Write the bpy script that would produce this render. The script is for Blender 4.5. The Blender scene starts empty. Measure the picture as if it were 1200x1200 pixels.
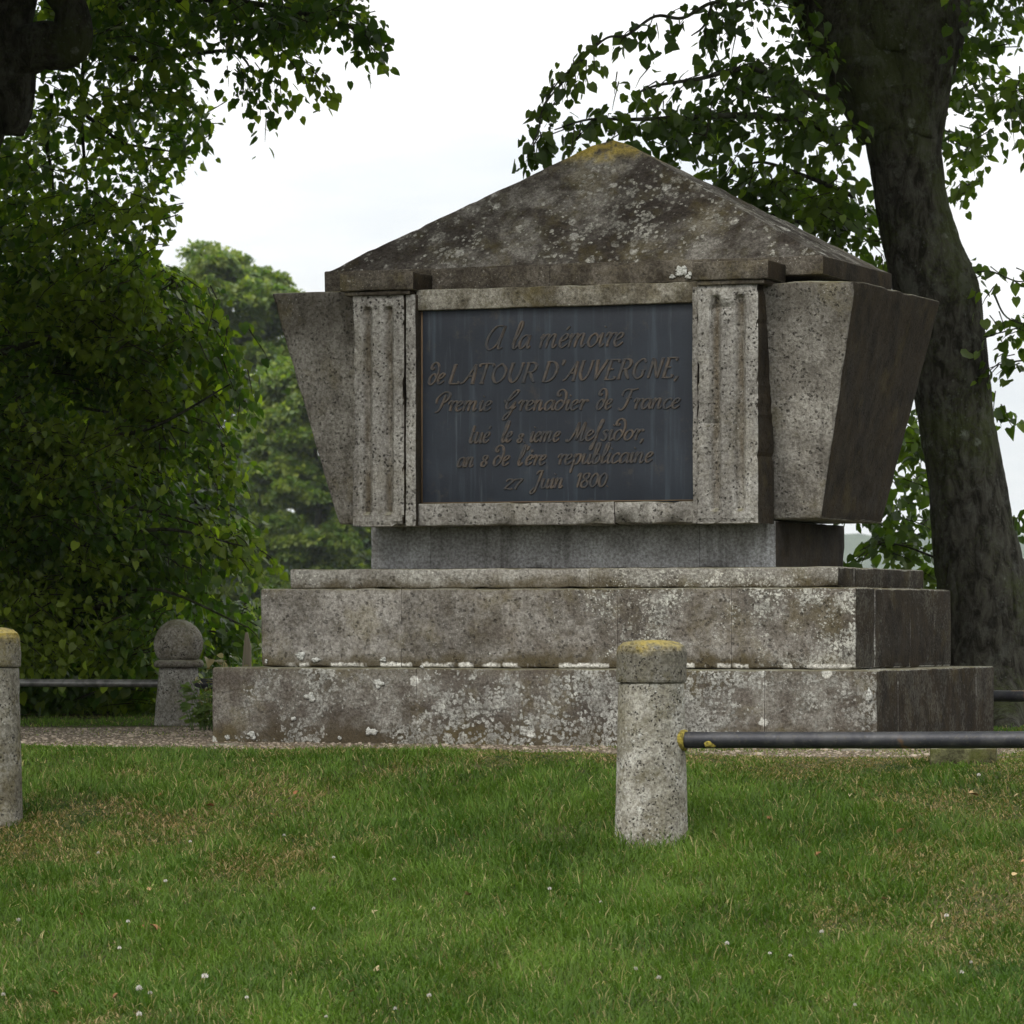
import bpy, bmesh, math, random
import numpy as np
from mathutils import Vector, Matrix, noise

random.seed(7)
rng = np.random.default_rng(11)
sc = bpy.context.scene
COL = sc.collection
R = math.radians

# ------------------------------------------------------------------ camera
EYE = 0.71                       # eye height above the terrace the monument stands on
HZ = 728.66                      # image row of the horizon (1200 px photo)
cam = bpy.data.cameras.new('camera')
cam.sensor_width = 36
cam.lens = 150
cam.shift_y = (HZ - 600) / 1200
cam.clip_start = 0.5
cam.clip_end = 12000
cam.dof.use_dof = True
cam.dof.focus_distance = 24.2
cam.dof.aperture_fstop = 10
camo = bpy.data.objects.new('camera', cam)
COL.objects.link(camo)
camo.location = (0, 0, EYE)
camo.rotation_euler = (R(90), 0, 0)
sc.camera = camo
sc.view_settings.view_transform = 'Standard'
sc.view_settings.look = 'None'
sc.view_settings.gamma = 1
sc.view_settings.exposure = 0.0
sc.view_settings.use_curve_mapping = False
sc.cycles.use_denoising = True
sc.cycles.denoiser = 'OPENIMAGEDENOISE'
sc.cycles.max_bounces = 8
sc.cycles.diffuse_bounces = 3
sc.cycles.transmission_bounces = 4
sc.cycles.volume_bounces = 1
sc.cycles.caustics_reflective = False
sc.cycles.caustics_refractive = False

# ------------------------------------------------------------------ sky and sun
SUN_EL, SUN_AZ = 50, 215         # azimuth clockwise from +Y: behind the camera, to the left
world = bpy.data.worlds.new('World')
sc.world = world
world.use_nodes = True
nt = world.node_tree
nt.nodes.clear()
wo = nt.nodes.new('ShaderNodeOutputWorld')
bg = nt.nodes.new('ShaderNodeBackground')
sky = nt.nodes.new('ShaderNodeTexSky')
sky.sky_type = 'NISHITA'
sky.sun_disc = False
sky.sun_elevation = R(SUN_EL)
sky.sun_rotation = R(SUN_AZ)
sky.air_density = 1.0
sky.dust_density = 2.0
tc = nt.nodes.new('ShaderNodeTexCoord')
mp = nt.nodes.new('ShaderNodeMapping')
mp.inputs['Scale'].default_value = (1, 1, 3.2)
nz = nt.nodes.new('ShaderNodeTexNoise')
nz.inputs['Scale'].default_value = 6.5
nz.inputs['Detail'].default_value = 7
nz.inputs['Roughness'].default_value = 0.55
rp = nt.nodes.new('ShaderNodeValToRGB')
rp.color_ramp.elements[0].position = 0.36
rp.color_ramp.elements[0].color = (8.1, 8.5, 8.8, 1)
rp.color_ramp.elements[1].position = 0.56
rp.color_ramp.elements[1].color = (10.15, 10.15, 10.0, 1)
mx = nt.nodes.new('ShaderNodeMixRGB')
mx.inputs['Fac'].default_value = 0.93          # thick overcast, a little blue through it
bg.inputs['Strength'].default_value = 0.1
L = nt.links
L.new(tc.outputs['Generated'], mp.inputs['Vector'])
L.new(mp.outputs['Vector'], nz.inputs['Vector'])
L.new(nz.outputs['Fac'], rp.inputs['Fac'])
L.new(sky.outputs['Color'], mx.inputs['Color1'])
L.new(rp.outputs['Color'], mx.inputs['Color2'])
# an overcast sky is about three times brighter overhead than at the horizon
sz = nt.nodes.new('ShaderNodeSeparateXYZ'); L.new(tc.outputs['Generated'], sz.inputs[0])
mr = nt.nodes.new('ShaderNodeMapRange'); L.new(sz.outputs[2], mr.inputs[0])
mr.inputs[1].default_value = 0.0; mr.inputs[2].default_value = 1.0; mr.inputs[3].default_value = 0.98; mr.inputs[4].default_value = 2.75
mg = nt.nodes.new('ShaderNodeMixRGB'); mg.blend_type = 'MULTIPLY'; mg.inputs['Fac'].default_value = 1.0
L.new(mx.outputs['Color'], mg.inputs['Color1']); L.new(mr.outputs[0], mg.inputs['Color2'])
L.new(mg.outputs['Color'], bg.inputs['Color'])
L.new(bg.outputs['Background'], wo.inputs['Surface'])

sl = bpy.data.lights.new('sun', 'SUN')
sl.energy = 1.2
sl.angle = R(20)
sl.color = (1.0, 0.93, 0.80)
so = bpy.data.objects.new('sun', sl)
COL.objects.link(so)
sdir = Vector((math.sin(R(SUN_AZ)) * math.cos(R(SUN_EL)), math.cos(R(SUN_AZ)) * math.cos(R(SUN_EL)), math.sin(R(SUN_EL))))
so.rotation_euler = sdir.to_track_quat('Z', 'Y').to_euler()
so.location = sdir * 40

# ------------------------------------------------------------------ frames of reference
TH = 0.37671                     # the monument is turned 21.6 degrees
MC = Vector((0.5848, 25.68, 0))  # its centre
cT, sT = math.cos(TH), math.sin(TH)
def at(px, py, Y):               # photo pixel at distance Y -> point
    return Vector(((px - 600) / 5000 * Y, Y, EYE - (py - HZ) / 5000 * Y))
def inv(px, py, v):              # photo pixel on the monument plane v = const -> (u, z)
    k = (px - 600) / 5000
    u = (k * (MC.y + v * cT) - MC.x - v * sT) / (cT + k * sT)
    y = MC.y - u * sT + v * cT
    return u, EYE - (py - HZ) / 5000 * y
def uv2w(u, v, z=0):
    return Vector((MC.x + u * cT + v * sT, MC.y - u * sT + v * cT, z))

# ------------------------------------------------------------------ object helpers
def tag(o, label=None, cat=None, group=None, kind=None):
    if label: o['label'] = label
    if cat: o['category'] = cat
    if group: o['group'] = group
    if kind: o['kind'] = kind
    return o
def empty(name, loc=(0, 0, 0), rz=0, **k):
    o = bpy.data.objects.new(name, None)
    o.empty_display_size = 0.2
    o.location = loc
    o.rotation_euler = (0, 0, rz)
    COL.objects.link(o)
    return tag(o, **k)
def link(name, me, mat=None, parent=None):
    o = bpy.data.objects.new(name, me)
    if mat is not None and not me.materials: me.materials.append(mat)
    if parent is not None: o.parent = parent
    COL.objects.link(o)
    return o
def np_mesh(name, V, F, smooth=False, color=None):
    """V (n,3) array, F list of arrays (m,k) of one polygon size each"""
    if not isinstance(F, (list, tuple)): F = [F]
    V = np.asarray(V, dtype=np.float32)
    me = bpy.data.meshes.new(name)
    me.vertices.add(len(V)); me.vertices.foreach_set('co', V.ravel())
    tot = sum(f.size for f in F)
    me.loops.add(tot)
    me.loops.foreach_set('vertex_index', np.concatenate([f.ravel() for f in F]).astype(np.int32))
    sizes = np.concatenate([np.full(len(f), f.shape[1]) for f in F]).astype(np.int32)
    starts = np.concatenate([[0], np.cumsum(sizes)[:-1]]).astype(np.int32)
    me.polygons.add(len(sizes))
    me.polygons.foreach_set('loop_start', starts)
    me.polygons.foreach_set('loop_total', sizes)
    if smooth: me.polygons.foreach_set('use_smooth', np.ones(len(sizes), dtype=bool))
    me.update(calc_edges=True)
    if color is not None:
        ca = me.color_attributes.new('tint', 'FLOAT_COLOR', 'POINT')
        c = np.ones((len(V), 4), dtype=np.float32); c[:, :3] = color
        ca.data.foreach_set('color', c.ravel())
    return me

# ------------------------------------------------------------------ node helpers
class N:
    def __init__(s, name):
        s.m = bpy.data.materials.new(name); s.m.use_nodes = True
        s.t = s.m.node_tree; s.t.nodes.clear()
        s.out = s.t.nodes.new('ShaderNodeOutputMaterial')
    def new(s, ty, **k):
        n = s.t.nodes.new(ty)
        for a, b in k.items(): setattr(n, a, b)
        return n
    def put(s, sock, v):
        if v is None: return
        if isinstance(v, bpy.types.NodeSocket): s.t.links.new(v, sock)
        elif isinstance(v, (int, float)):
            sock.default_value = v if sock.type == 'VALUE' else ((v, v, v, 1) if sock.type == 'RGBA' else (v, v, v))
        else:
            v = tuple(v)
            sock.default_value = v + (1,) if sock.type == 'RGBA' and len(v) == 3 else v
    def math(s, op, a, b=None, c=None, clamp=False):
        n = s.new('ShaderNodeMath', operation=op, use_clamp=clamp)
        s.put(n.inputs[0], a); s.put(n.inputs[1], b)
        if c is not None: s.put(n.inputs[2], c)
        return n.outputs[0]
    def mul(s, a, b): return s.math('MULTIPLY', a, b)
    def add(s, a, b): return s.math('ADD', a, b)
    def mix(s, f, a, b, mode='MIX'):
        n = s.new('ShaderNodeMixRGB', blend_type=mode)
        s.put(n.inputs[0], f); s.put(n.inputs[1], a); s.put(n.inputs[2], b)
        return n.outputs[0]
    def step(s, v, lo, hi, a=0.0, b=1.0):
        n = s.new('ShaderNodeMapRange', interpolation_type='SMOOTHSTEP')
        s.put(n.inputs[0], v); s.put(n.inputs[1], lo); s.put(n.inputs[2], hi); s.put(n.inputs[3], a); s.put(n.inputs[4], b)
        return n.outputs[0]
    def noise(s, vec, scale, detail=5, rough=0.55, dist=0.0, col=False):
        n = s.new('ShaderNodeTexNoise')
        s.put(n.inputs['Vector'], vec); s.put(n.inputs['Scale'], scale); s.put(n.inputs['Detail'], detail)
        s.put(n.inputs['Roughness'], rough); s.put(n.inputs['Distortion'], dist)
        return n.outputs['Color' if col else 'Fac']
    def voro(s, vec, scale, feature='F1', out='Distance', rand=1.0):
        n = s.new('ShaderNodeTexVoronoi', feature=feature)
        s.put(n.inputs['Vector'], vec); s.put(n.inputs['Scale'], scale); s.put(n.inputs['Randomness'], rand)
        return n.outputs[out]
    def mapping(s, vec, loc=(0, 0, 0), scale=(1, 1, 1)):
        n = s.new('ShaderNodeMapping')
        s.put(n.inputs['Vector'], vec); n.inputs['Location'].default_value = loc; n.inputs['Scale'].default_value = scale
        return n.outputs[0]
    def sep(s, vec):
        n = s.new('ShaderNodeSeparateXYZ'); s.put(n.inputs[0], vec); return n.outputs
    def bump(s, h, strength=0.5, dist=0.01, normal=None):
        n = s.new('ShaderNodeBump'); s.put(n.inputs['Height'], h); s.put(n.inputs['Strength'], strength)
        s.put(n.inputs['Distance'], dist)
        if normal is not None: s.put(n.inputs['Normal'], normal)
        return n.outputs[0]
    def bsdf(s, col, rough=0.85, normal=None, metal=0.0, spec=0.3):
        n = s.new('ShaderNodeBsdfPrincipled')
        s.put(n.inputs['Base Color'], col); s.put(n.inputs['Roughness'], rough); s.put(n.inputs['Metallic'], metal)
        s.put(n.inputs['Specular IOR Level'], spec)
        if normal is not None: s.put(n.inputs['Normal'], normal)
        return n.outputs[0]
    def end(s, sh):
        s.t.links.new(sh, s.out.inputs['Surface']); return s.m
    def coords(s, obj):
        n = s.new('ShaderNodeTexCoord'); n.object = obj; return n.outputs['Object']

# ------------------------------------------------------------------ stone
def stone(name, ref, light=(.30, .29, .27), dark=(.17, .155, .14), stain=(.055, .047, .04), stain_amt=.4,
          moss=(.10, .075, .03), moss_amt=.2, moss_low=None, moss_high=None, lich=(.55, .55, .52), lich_amt=.2, lich_scale=16,
          pits=.6, right_lich=0.0, white_line=None, algae=True, up_moss=True, grain=1.0, flutes=(), olive=.3, spot_amt=1.0, pit_scale=34, seed=0.0, yellow_top=0.0, spots=0.0, streak=0.0, left_pale=0.0):
    n = N(name)
    P = n.coords(ref)
    P = n.mapping(P)
    Q = n.mapping(P, loc=(seed * 3.1, seed * 1.7, seed * .9))
    u, v, z = n.sep(P)
    big = n.noise(Q, 1.3, 4, .55)
    mid = n.noise(Q, 5.0, 8, .62, .3)
    mid2 = n.noise(n.mapping(Q, loc=(7, 3, 1)), 8.0, 9, .7)
    fine = n.noise(Q, 55, 6, .7)
    gran = n.noise(Q, 150, 3, .6)
    c = n.mix(n.step(n.add(n.mul(mid, .7), n.mul(mid2, .3)), .41, .59), dark, light)
    if left_pale:
        c = n.mix(n.mul(n.step(u, -.35, -.95), left_pale), c, (.30, .285, .262))
    st = n.math('MULTIPLY', n.step(n.add(n.mul(big, .55), n.mul(mid2, .45)), .44, .60), stain_amt)
    c = n.mix(st, c, stain)
    if streak:
        sk = n.noise(n.mapping(Q, scale=(9, 9, .7)), 1.6, 5, .6)
        c = n.mix(n.mul(n.step(sk, .5, .68), streak), c, stain)
    # moss and ochre algae, thicker near the foot or the head of the course
    mm = n.mul(n.step(mid2, .5, .64), moss_amt)
    if moss_low:
        zl = n.step(n.add(z, n.mul(n.math('SUBTRACT', mid, .5), .22)), moss_low[1], moss_low[0])
        mm = n.math('MAXIMUM', mm, n.mul(zl, moss_low[2]))
    if moss_high:
        zh = n.step(n.add(z, n.mul(n.math('SUBTRACT', mid, .5), .16)), moss_high[0], moss_high[1])
        mm = n.math('MAXIMUM', mm, n.mul(zh, moss_high[2]))
    c = n.mix(mm, c, n.mix(n.step(fine, .35, .65), moss, tuple(x * .45 for x in moss)))
    c = n.mix(n.mul(n.step(n.noise(n.mapping(Q, loc=(2, 8, 5)), 2.6, 9, .72), .50, .64), olive), c, n.mix(n.step(fine, .35, .65), (.20, .165, .055), (.115, .092, .035)))
    for fc in flutes:    # dirt and ochre algae in the flutes, with the hollows' shade painted in
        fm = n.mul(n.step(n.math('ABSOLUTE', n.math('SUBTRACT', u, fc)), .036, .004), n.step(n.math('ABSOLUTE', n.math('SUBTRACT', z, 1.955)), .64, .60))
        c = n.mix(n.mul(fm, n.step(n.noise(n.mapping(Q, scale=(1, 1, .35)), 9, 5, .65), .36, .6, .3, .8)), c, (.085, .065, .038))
    # crustose lichen: rosettes of several sizes with ragged rims
    W = n.mix(.035, Q, n.noise(Q, 24, 4, .7, col=True), 'ADD')
    la = lich_amt
    if right_lich:
        la = n.add(la, n.mul(n.step(n.add(u, n.mul(n.math('SUBTRACT', big, .5), 1.2)), .1, 1.0), right_lich))
    cov = n.add(n.mul(big, .5), n.mul(mid, .5))
    d1 = n.voro(W, lich_scale)
    t1 = n.mul(n.step(cov, .38, .64), la)
    m1 = n.step(n.math('SUBTRACT', d1, n.mul(t1, .62)), .03, -.03)
    d2 = n.voro(n.mapping(W, loc=(3, 5, 2)), lich_scale * 3.2)
    m2 = n.step(n.math('SUBTRACT', d2, n.mul(t1, .78)), .06, -.06)
    lm = n.mul(n.math('MAXIMUM', n.mul(m1, .8), m2), n.mul(n.step(fine, .36, .54, .15, .95), n.step(mid2, .36, .58, .45, 1)))
    lcol = n.mix(n.step(n.noise(Q, 11, 3), .4, .6), lich, tuple(x * .62 for x in lich))
    c = n.mix(lm, c, lcol)
    if spots:   # few bright white rosettes
        d3 = n.voro(n.mix(.05, n.mapping(Q, loc=(1, 9, 4)), n.noise(Q, 18, 4, .7, col=True), 'ADD'), 4.2)
        m3 = n.mul(n.step(d3, spots, spots * .72), n.step(fine, .28, .45, .5, 1))
        c = n.mix(n.mul(m3, spot_amt), c, (.60, .60, .56))
    if white_line:
        z0, z1, u0 = white_line
        wl = n.mul(n.step(n.add(z, n.mul(n.math('SUBTRACT', n.noise(Q, 20, 5, .7), .5), .05)), z1, z1 - .012),
                   n.step(n.noise(n.mapping(Q, scale=(1, 1, 0.01)), 7.0, 3), .47, .52))
        wl = n.mul(wl, n.step(u, u0, u0 + .1))
        c = n.mix(wl, c, (.66, .65, .6))
    pre_pit = n.step(n.noise(Q, 30, 4, .7), .55, .62)
    # pores of the old concrete-like stone
    pv = n.voro(n.mix(.03, Q, n.noise(Q, 50, 3, .6, col=True), 'ADD'), pit_scale)
    pm = n.mul(n.mul(n.step(pv, .40, .22), n.step(n.noise(Q, 17, 5, .65), .45, .58)), pits)
    c = n.mix(pm, c, (.035, .032, .028))
    c = n.mix(1.0, c, n.mix(gran, (1 - .62 * grain,) * 3, (1 + .65 * grain,) * 3), 'MULTIPLY')
    oi = n.new('ShaderNodeObjectInfo').outputs['Random']
    c = n.mix(1.0, c, n.mix(oi, (.88, .87, .86), (1.10, 1.10, 1.10)), 'MULTIPLY')
    c = n.mix(1.0, c, n.mix(n.step(fine, .34, .66), (.60, .58, .56), (1.32, 1.32, 1.32)), 'MULTIPLY')
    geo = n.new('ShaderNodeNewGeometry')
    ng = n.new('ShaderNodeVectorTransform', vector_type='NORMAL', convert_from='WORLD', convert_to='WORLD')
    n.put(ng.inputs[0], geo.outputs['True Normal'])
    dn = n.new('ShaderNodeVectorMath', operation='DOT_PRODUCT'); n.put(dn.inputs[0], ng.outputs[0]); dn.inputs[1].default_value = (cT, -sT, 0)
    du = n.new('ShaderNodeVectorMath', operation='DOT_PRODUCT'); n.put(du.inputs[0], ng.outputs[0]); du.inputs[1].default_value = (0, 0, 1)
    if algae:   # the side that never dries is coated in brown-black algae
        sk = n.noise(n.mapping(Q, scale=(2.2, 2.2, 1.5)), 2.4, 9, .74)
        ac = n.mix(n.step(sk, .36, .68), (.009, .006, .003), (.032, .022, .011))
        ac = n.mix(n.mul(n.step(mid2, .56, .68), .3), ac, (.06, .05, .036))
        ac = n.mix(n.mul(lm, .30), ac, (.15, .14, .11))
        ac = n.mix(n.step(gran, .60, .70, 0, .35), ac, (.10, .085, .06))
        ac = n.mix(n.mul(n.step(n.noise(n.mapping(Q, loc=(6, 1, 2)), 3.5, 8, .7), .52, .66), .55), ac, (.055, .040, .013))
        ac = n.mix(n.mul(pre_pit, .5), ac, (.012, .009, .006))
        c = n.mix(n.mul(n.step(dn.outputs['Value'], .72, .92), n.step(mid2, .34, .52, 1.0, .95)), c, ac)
    up = n.mul(n.step(du.outputs['Value'], .55 if up_moss else 1.5, .9 if up_moss else 1.6), n.step(mid, .3, .55, .35, .95))
    c = n.mix(up, c, n.mix(n.step(mid2, .4, .6), (.13, .115, .06), (.27, .26, .20)))
    if yellow_top:
        yt = n.mul(n.step(n.add(z, n.mul(n.math('SUBTRACT', mid, .5), .25)), yellow_top, yellow_top + .1), n.step(mid2, .40, .56))
        c = n.mix(n.mul(yt, .75), c, n.mix(n.step(fine, .3, .6), (.16, .125, .025), (.38, .28, .04)))
    h = n.add(n.mul(fine, .5), n.mul(gran, .25))
    h = n.math('SUBTRACT', h, n.mul(pm, .9))
    h = n.add(h, n.mul(lm, .25))
    h = n.add(h, n.mul(mid, .8))
    nb = n.bump(h, .75, .012)
    return n.end(n.bsdf(c, .93, nb, spec=.15))

def breaks(L, r, step=.06):
    k = max(1, int((2 * (L - r)) / step))
    inner = np.linspace(-(L - r), L - r, k + 1)
    return np.concatenate([[-L, -L + .45 * r], inner, [L - .45 * r, L]])
def block_mesh(hexa, r=.012, step=.055, rough=.0035, chip=.011, seed=0, jx=(0, 0), jy=(0, 0)):
    """hexa: 8 corners, index = ix + 2*iy + 4*iz; rounded, roughened and chipped box mapped on them"""
    H = np.array(hexa, float)
    sx = np.linalg.norm(H[1] - H[0]); sy = np.linalg.norm(H[2] - H[0]); sz = np.linalg.norm(H[4] - H[0])
    hx, hy, hz = sx / 2, sy / 2, sz / 2
    r = min(r, hx * .6, hy * .6, hz * .6)
    bx, by, bz = breaks(hx, r, step), breaks(hy, r, step), breaks(hz, r, step)
    key = {}; V = []; F = []
    def vid(p):
        k = (round(p[0], 6), round(p[1], 6), round(p[2], 6))
        if k not in key: key[k] = len(V); V.append(p)
        return key[k]
    def face(A, B, f):
        for i in range(len(A) - 1):
            for j in range(len(B) - 1):
                F.append([vid(f(A[i], B[j])), vid(f(A[i + 1], B[j])), vid(f(A[i + 1], B[j + 1])), vid(f(A[i], B[j + 1]))])
    face(bx, bz, lambda a, b: (a, -hy, b)); face(bx[::-1], bz, lambda a, b: (a, hy, b))
    face(by, bz, lambda a, b: (hx, a, b)); face(by[::-1], bz, lambda a, b: (-hx, a, b))
    face(bx, by, lambda a, b: (a, b, hz)); face(bx[::-1], by, lambda a, b: (a, b, -hz))
    V = np.array(V); h = np.array([hx, hy, hz])
    lo = h - np.array([0 if jx[0] else r, 0 if jy[0] else r, r]); hi = h - np.array([0 if jx[1] else r, 0 if jy[1] else r, r])   # no rounding towards a joint
    ctr = H.mean(0) + seed * 3.7
    out = np.empty_like(V)
    for i, p in enumerate(V):
        inn = np.clip(p, -lo, hi); d = p - inn; l = np.linalg.norm(d)
        nrm = d / l if l > 0 else np.zeros(3)
        q = inn + nrm * r if l > 0 else p
        dist = h - np.abs(p)
        if jx[0] and p[0] < 0 or jx[1] and p[0] > 0: dist[0] += .06
        if jy[0] and p[1] < 0 or jy[1] and p[1] > 0: dist[1] += .06
        near = np.sort(dist); e = near[1]                        # distance to the nearest edge
        w = Vector(q * 1.0 + ctr)
        n1 = noise.noise(w * 9); n2 = noise.noise(w * 31); n3 = noise.noise(w * 6 + Vector((9, 2, 4)))
        amt = rough * (n1 + .7 * n2)
        if e < .05: amt -= chip * max(0, n3 + .5 * n2 - .15) * 2.0 * (1 - e / .05)
        q = q + nrm * amt
        out[i] = q
    T = out / (2 * h) + .5
    tx, ty, tz = T[:, :1], T[:, 1:2], T[:, 2:3]
    P = ((1 - tz) * ((1 - ty) * ((1 - tx) * H[0] + tx * H[1]) + ty * ((1 - tx) * H[2] + tx * H[3]))
         + tz * ((1 - ty) * ((1 - tx) * H[4] + tx * H[5]) + ty * ((1 - tx) * H[6] + tx * H[7])))
    return P, np.array(F)
def box8(u0, u1, v0, v1, z0, z1):
    return [(u, v, z) for z in (z0, z1) for v in (v0, v1) for u in (u0, u1)]
_s = [0]
def block(name, hexa, mat, parent, label=None, **k):
    _s[0] += 1
    P, F = block_mesh(hexa, seed=_s[0], **k)
    me = np_mesh(name, P, F, smooth=False)
    o = link(name, me, mat, parent)
    if label: o['label'] = label
    return o

# ------------------------------------------------------------------ terrain
def hgt(x, y):
    """terrace at 0, bank falling towards the camera, flat lawn below"""
    x = np.asarray(x, float); y = np.asarray(y, float)
    v = (x - MC.x) * sT + (y - MC.y) * cT
    u = (x - MC.x) * cT - (y - MC.y) * sT
    s = np.maximum(0, -2.75 - v)
    z = -.19 * np.where(s < .6, s * s / 1.2, s - .3)
    zf = -1.3
    z = np.where(z < zf + .15, zf + .15 * np.exp(np.minimum(0, (z - zf - .15)) / .15), z)
    wv = np.clip(s / 1.0, 0, 1)
    z = z + wv * (.016 * np.sin(x * 2.1 + y * .9) + .012 * np.sin(x * 1.1 - y * 2.7 + 1) + .006 * np.sin(x * 5.3 + y * 4.1))
    far = np.clip((y - 60) / 300, 0, 1)
    z = z - far * .8
    return z
def hg(x, y): return float(hgt(x, y))

def vnoise(x, y, scale, seed=0):
    """cheap smooth value noise for scattering"""
    xs = x * scale + seed * 17.3; ys = y * scale + seed * 9.1
    xi = np.floor(xs); yi = np.floor(ys); fx = xs - xi; fy = ys - yi
    fx = fx * fx * (3 - 2 * fx); fy = fy * fy * (3 - 2 * fy)
    def h(a, b):
        t = np.sin(a * 127.1 + b * 311.7 + seed * 74.7) * 43758.5453
        return t - np.floor(t)
    return (h(xi, yi) * (1 - fx) + h(xi + 1, yi) * fx) * (1 - fy) + (h(xi, yi + 1) * (1 - fx) + h(xi + 1, yi + 1) * fx) * fy

def uvof(x, y):
    return (x - MC.x) * cT - (y - MC.y) * sT, (x - MC.x) * sT + (y - MC.y) * cT
def gravel_mask(x, y):
    """1 on the worn gravel apron around the monument"""
    u, v = uvof(x, y)
    j = .8 * (vnoise(x, y, 1.3, 3) - .5) + .45 * (vnoise(x, y, 4.5, 4) - .5)
    m = np.clip((v + 2.8 + j * .6) / .3, 0, 1) * np.clip((1.9 - v + j) / .3, 0, 1)
    lf = np.clip((u + 5.2 + j) / .5, 0, 1) * np.clip((3.2 - u + j) / .5, 0, 1)
    return m * lf

def make_ground():
    xs = np.concatenate([[-5000, -3000, -1500, -700, -300, -150, -80, -40, -20, -12, -8], np.arange(-6, 6.01, .1), [8, 12, 20, 40, 80, 150, 300, 700, 1500, 3000, 5000]])
    ys = np.concatenate([[-200, -60, -20, -5, 3, 8, 12], np.arange(14, 32.01, .1), [34, 38, 45, 55, 70, 90, 120, 160, 220, 300, 400, 600, 900, 1500, 3000, 5000]])
    
    X, Y = np.meshgrid(xs, ys)
    Z = hgt(X, Y)
    V = np.stack([X.ravel(), Y.ravel(), Z.ravel()], 1)
    nx, ny = len(xs), len(ys)
    i = np.arange(nx - 1); j = np.arange(ny - 1)
    I, J = np.meshgrid(i, j); a = (J * nx + I).ravel()
    F = np.stack([a, a + 1, a + 1 + nx, a + nx], 1)
    g = gravel_mask(X.ravel(), Y.ravel())
    me = np_mesh('ground', V, F, smooth=True, color=np.stack([g, g, g], 1))
    n = N('soil and turf')
    at_ = n.new('ShaderNodeVertexColor', layer_name='tint')
    geo = n.new('ShaderNodeNewGeometry'); P = geo.outputs['Position']
    gm = n.sep(at_.outputs['Color'])[0]
    a = n.noise(P, 1.2, 5); b = n.noise(P, 9, 6, .65); f = n.noise(P, 70, 5, .7)
    grass = n.mix(n.step(b, .35, .65), (.022, .035, .010), (.075, .075, .026))
    grass = n.mix(n.mul(n.step(a, .5, .65), .5), grass, (.10, .082, .04))
    vo = n.voro(P, 75, out='Color'); vd = n.voro(P, 75)
    gr = n.mix(n.sep(vo)[0], (.16, .125, .085), (.36, .30, .22))
    gr = n.mix(n.step(vd, .3, .7), gr, (.07, .055, .04))
    gr = n.mix(n.mul(n.step(b, .5, .62), .6), gr, (.14, .10, .06))
    c = n.mix(gm, grass, gr)
    h = n.add(n.mul(f, .5), n.mul(n.math('SUBTRACT', 1, vd), n.mul(gm, .6)))
    n.end(n.bsdf(c, .95, n.bump(h, .8, .015), spec=.1))
    tag(link('ground', me, n.m), kind='structure')
make_ground()

# ------------------------------------------------------------------ the monument
mon = empty('stone_monument', MC, -TH,
            label='grey stone sarcophagus monument with pyramid top and dark plaque on a stepped base', cat='monument')
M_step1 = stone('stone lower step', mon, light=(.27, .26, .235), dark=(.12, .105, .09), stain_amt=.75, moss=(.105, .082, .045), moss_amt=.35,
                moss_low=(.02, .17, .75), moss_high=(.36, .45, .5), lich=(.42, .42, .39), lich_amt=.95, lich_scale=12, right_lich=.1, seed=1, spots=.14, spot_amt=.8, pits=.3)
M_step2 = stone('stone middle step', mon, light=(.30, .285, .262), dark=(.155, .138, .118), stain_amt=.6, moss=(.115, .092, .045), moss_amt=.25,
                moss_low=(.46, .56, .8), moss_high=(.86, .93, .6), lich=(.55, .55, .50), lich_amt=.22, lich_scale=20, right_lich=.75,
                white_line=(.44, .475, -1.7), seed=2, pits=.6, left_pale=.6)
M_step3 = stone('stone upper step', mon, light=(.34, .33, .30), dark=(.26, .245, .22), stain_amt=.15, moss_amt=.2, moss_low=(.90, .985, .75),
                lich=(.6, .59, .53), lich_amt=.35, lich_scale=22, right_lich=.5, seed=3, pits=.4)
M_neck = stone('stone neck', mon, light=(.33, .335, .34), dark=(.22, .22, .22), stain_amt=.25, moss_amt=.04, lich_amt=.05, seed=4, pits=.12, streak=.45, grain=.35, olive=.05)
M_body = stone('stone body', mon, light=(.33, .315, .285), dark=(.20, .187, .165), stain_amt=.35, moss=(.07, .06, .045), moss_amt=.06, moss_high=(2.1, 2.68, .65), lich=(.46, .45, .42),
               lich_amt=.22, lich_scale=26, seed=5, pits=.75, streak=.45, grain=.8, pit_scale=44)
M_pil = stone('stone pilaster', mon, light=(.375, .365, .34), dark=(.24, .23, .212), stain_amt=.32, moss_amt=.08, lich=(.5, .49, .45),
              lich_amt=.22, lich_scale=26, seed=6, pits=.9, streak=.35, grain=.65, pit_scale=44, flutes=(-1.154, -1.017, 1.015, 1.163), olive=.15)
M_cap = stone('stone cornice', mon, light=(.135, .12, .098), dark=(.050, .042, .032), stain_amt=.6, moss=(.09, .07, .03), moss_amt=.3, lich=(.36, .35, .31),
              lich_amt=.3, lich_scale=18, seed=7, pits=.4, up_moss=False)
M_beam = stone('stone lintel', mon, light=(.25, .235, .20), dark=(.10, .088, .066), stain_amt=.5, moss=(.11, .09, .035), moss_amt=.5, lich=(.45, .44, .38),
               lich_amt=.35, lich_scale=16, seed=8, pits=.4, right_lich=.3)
M_roof = stone('stone pyramid', mon, light=(.19, .18, .162), dark=(.052, .045, .038), stain=(.022, .017, .014), stain_amt=.8, moss=(.10, .085, .03), moss_amt=.3, lich=(.33, .325, .29),
               lich_amt=.62, lich_scale=9, seed=9, spots=.16, spot_amt=.4, grain=1.15, pits=.35, algae=False, up_moss=False, yellow_top=3.45, olive=.25)
M_core = stone('mortar core', mon, light=(.10, .09, .08), dark=(.05, .045, .04), seed=10, pits=0, lich_amt=0)

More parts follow.
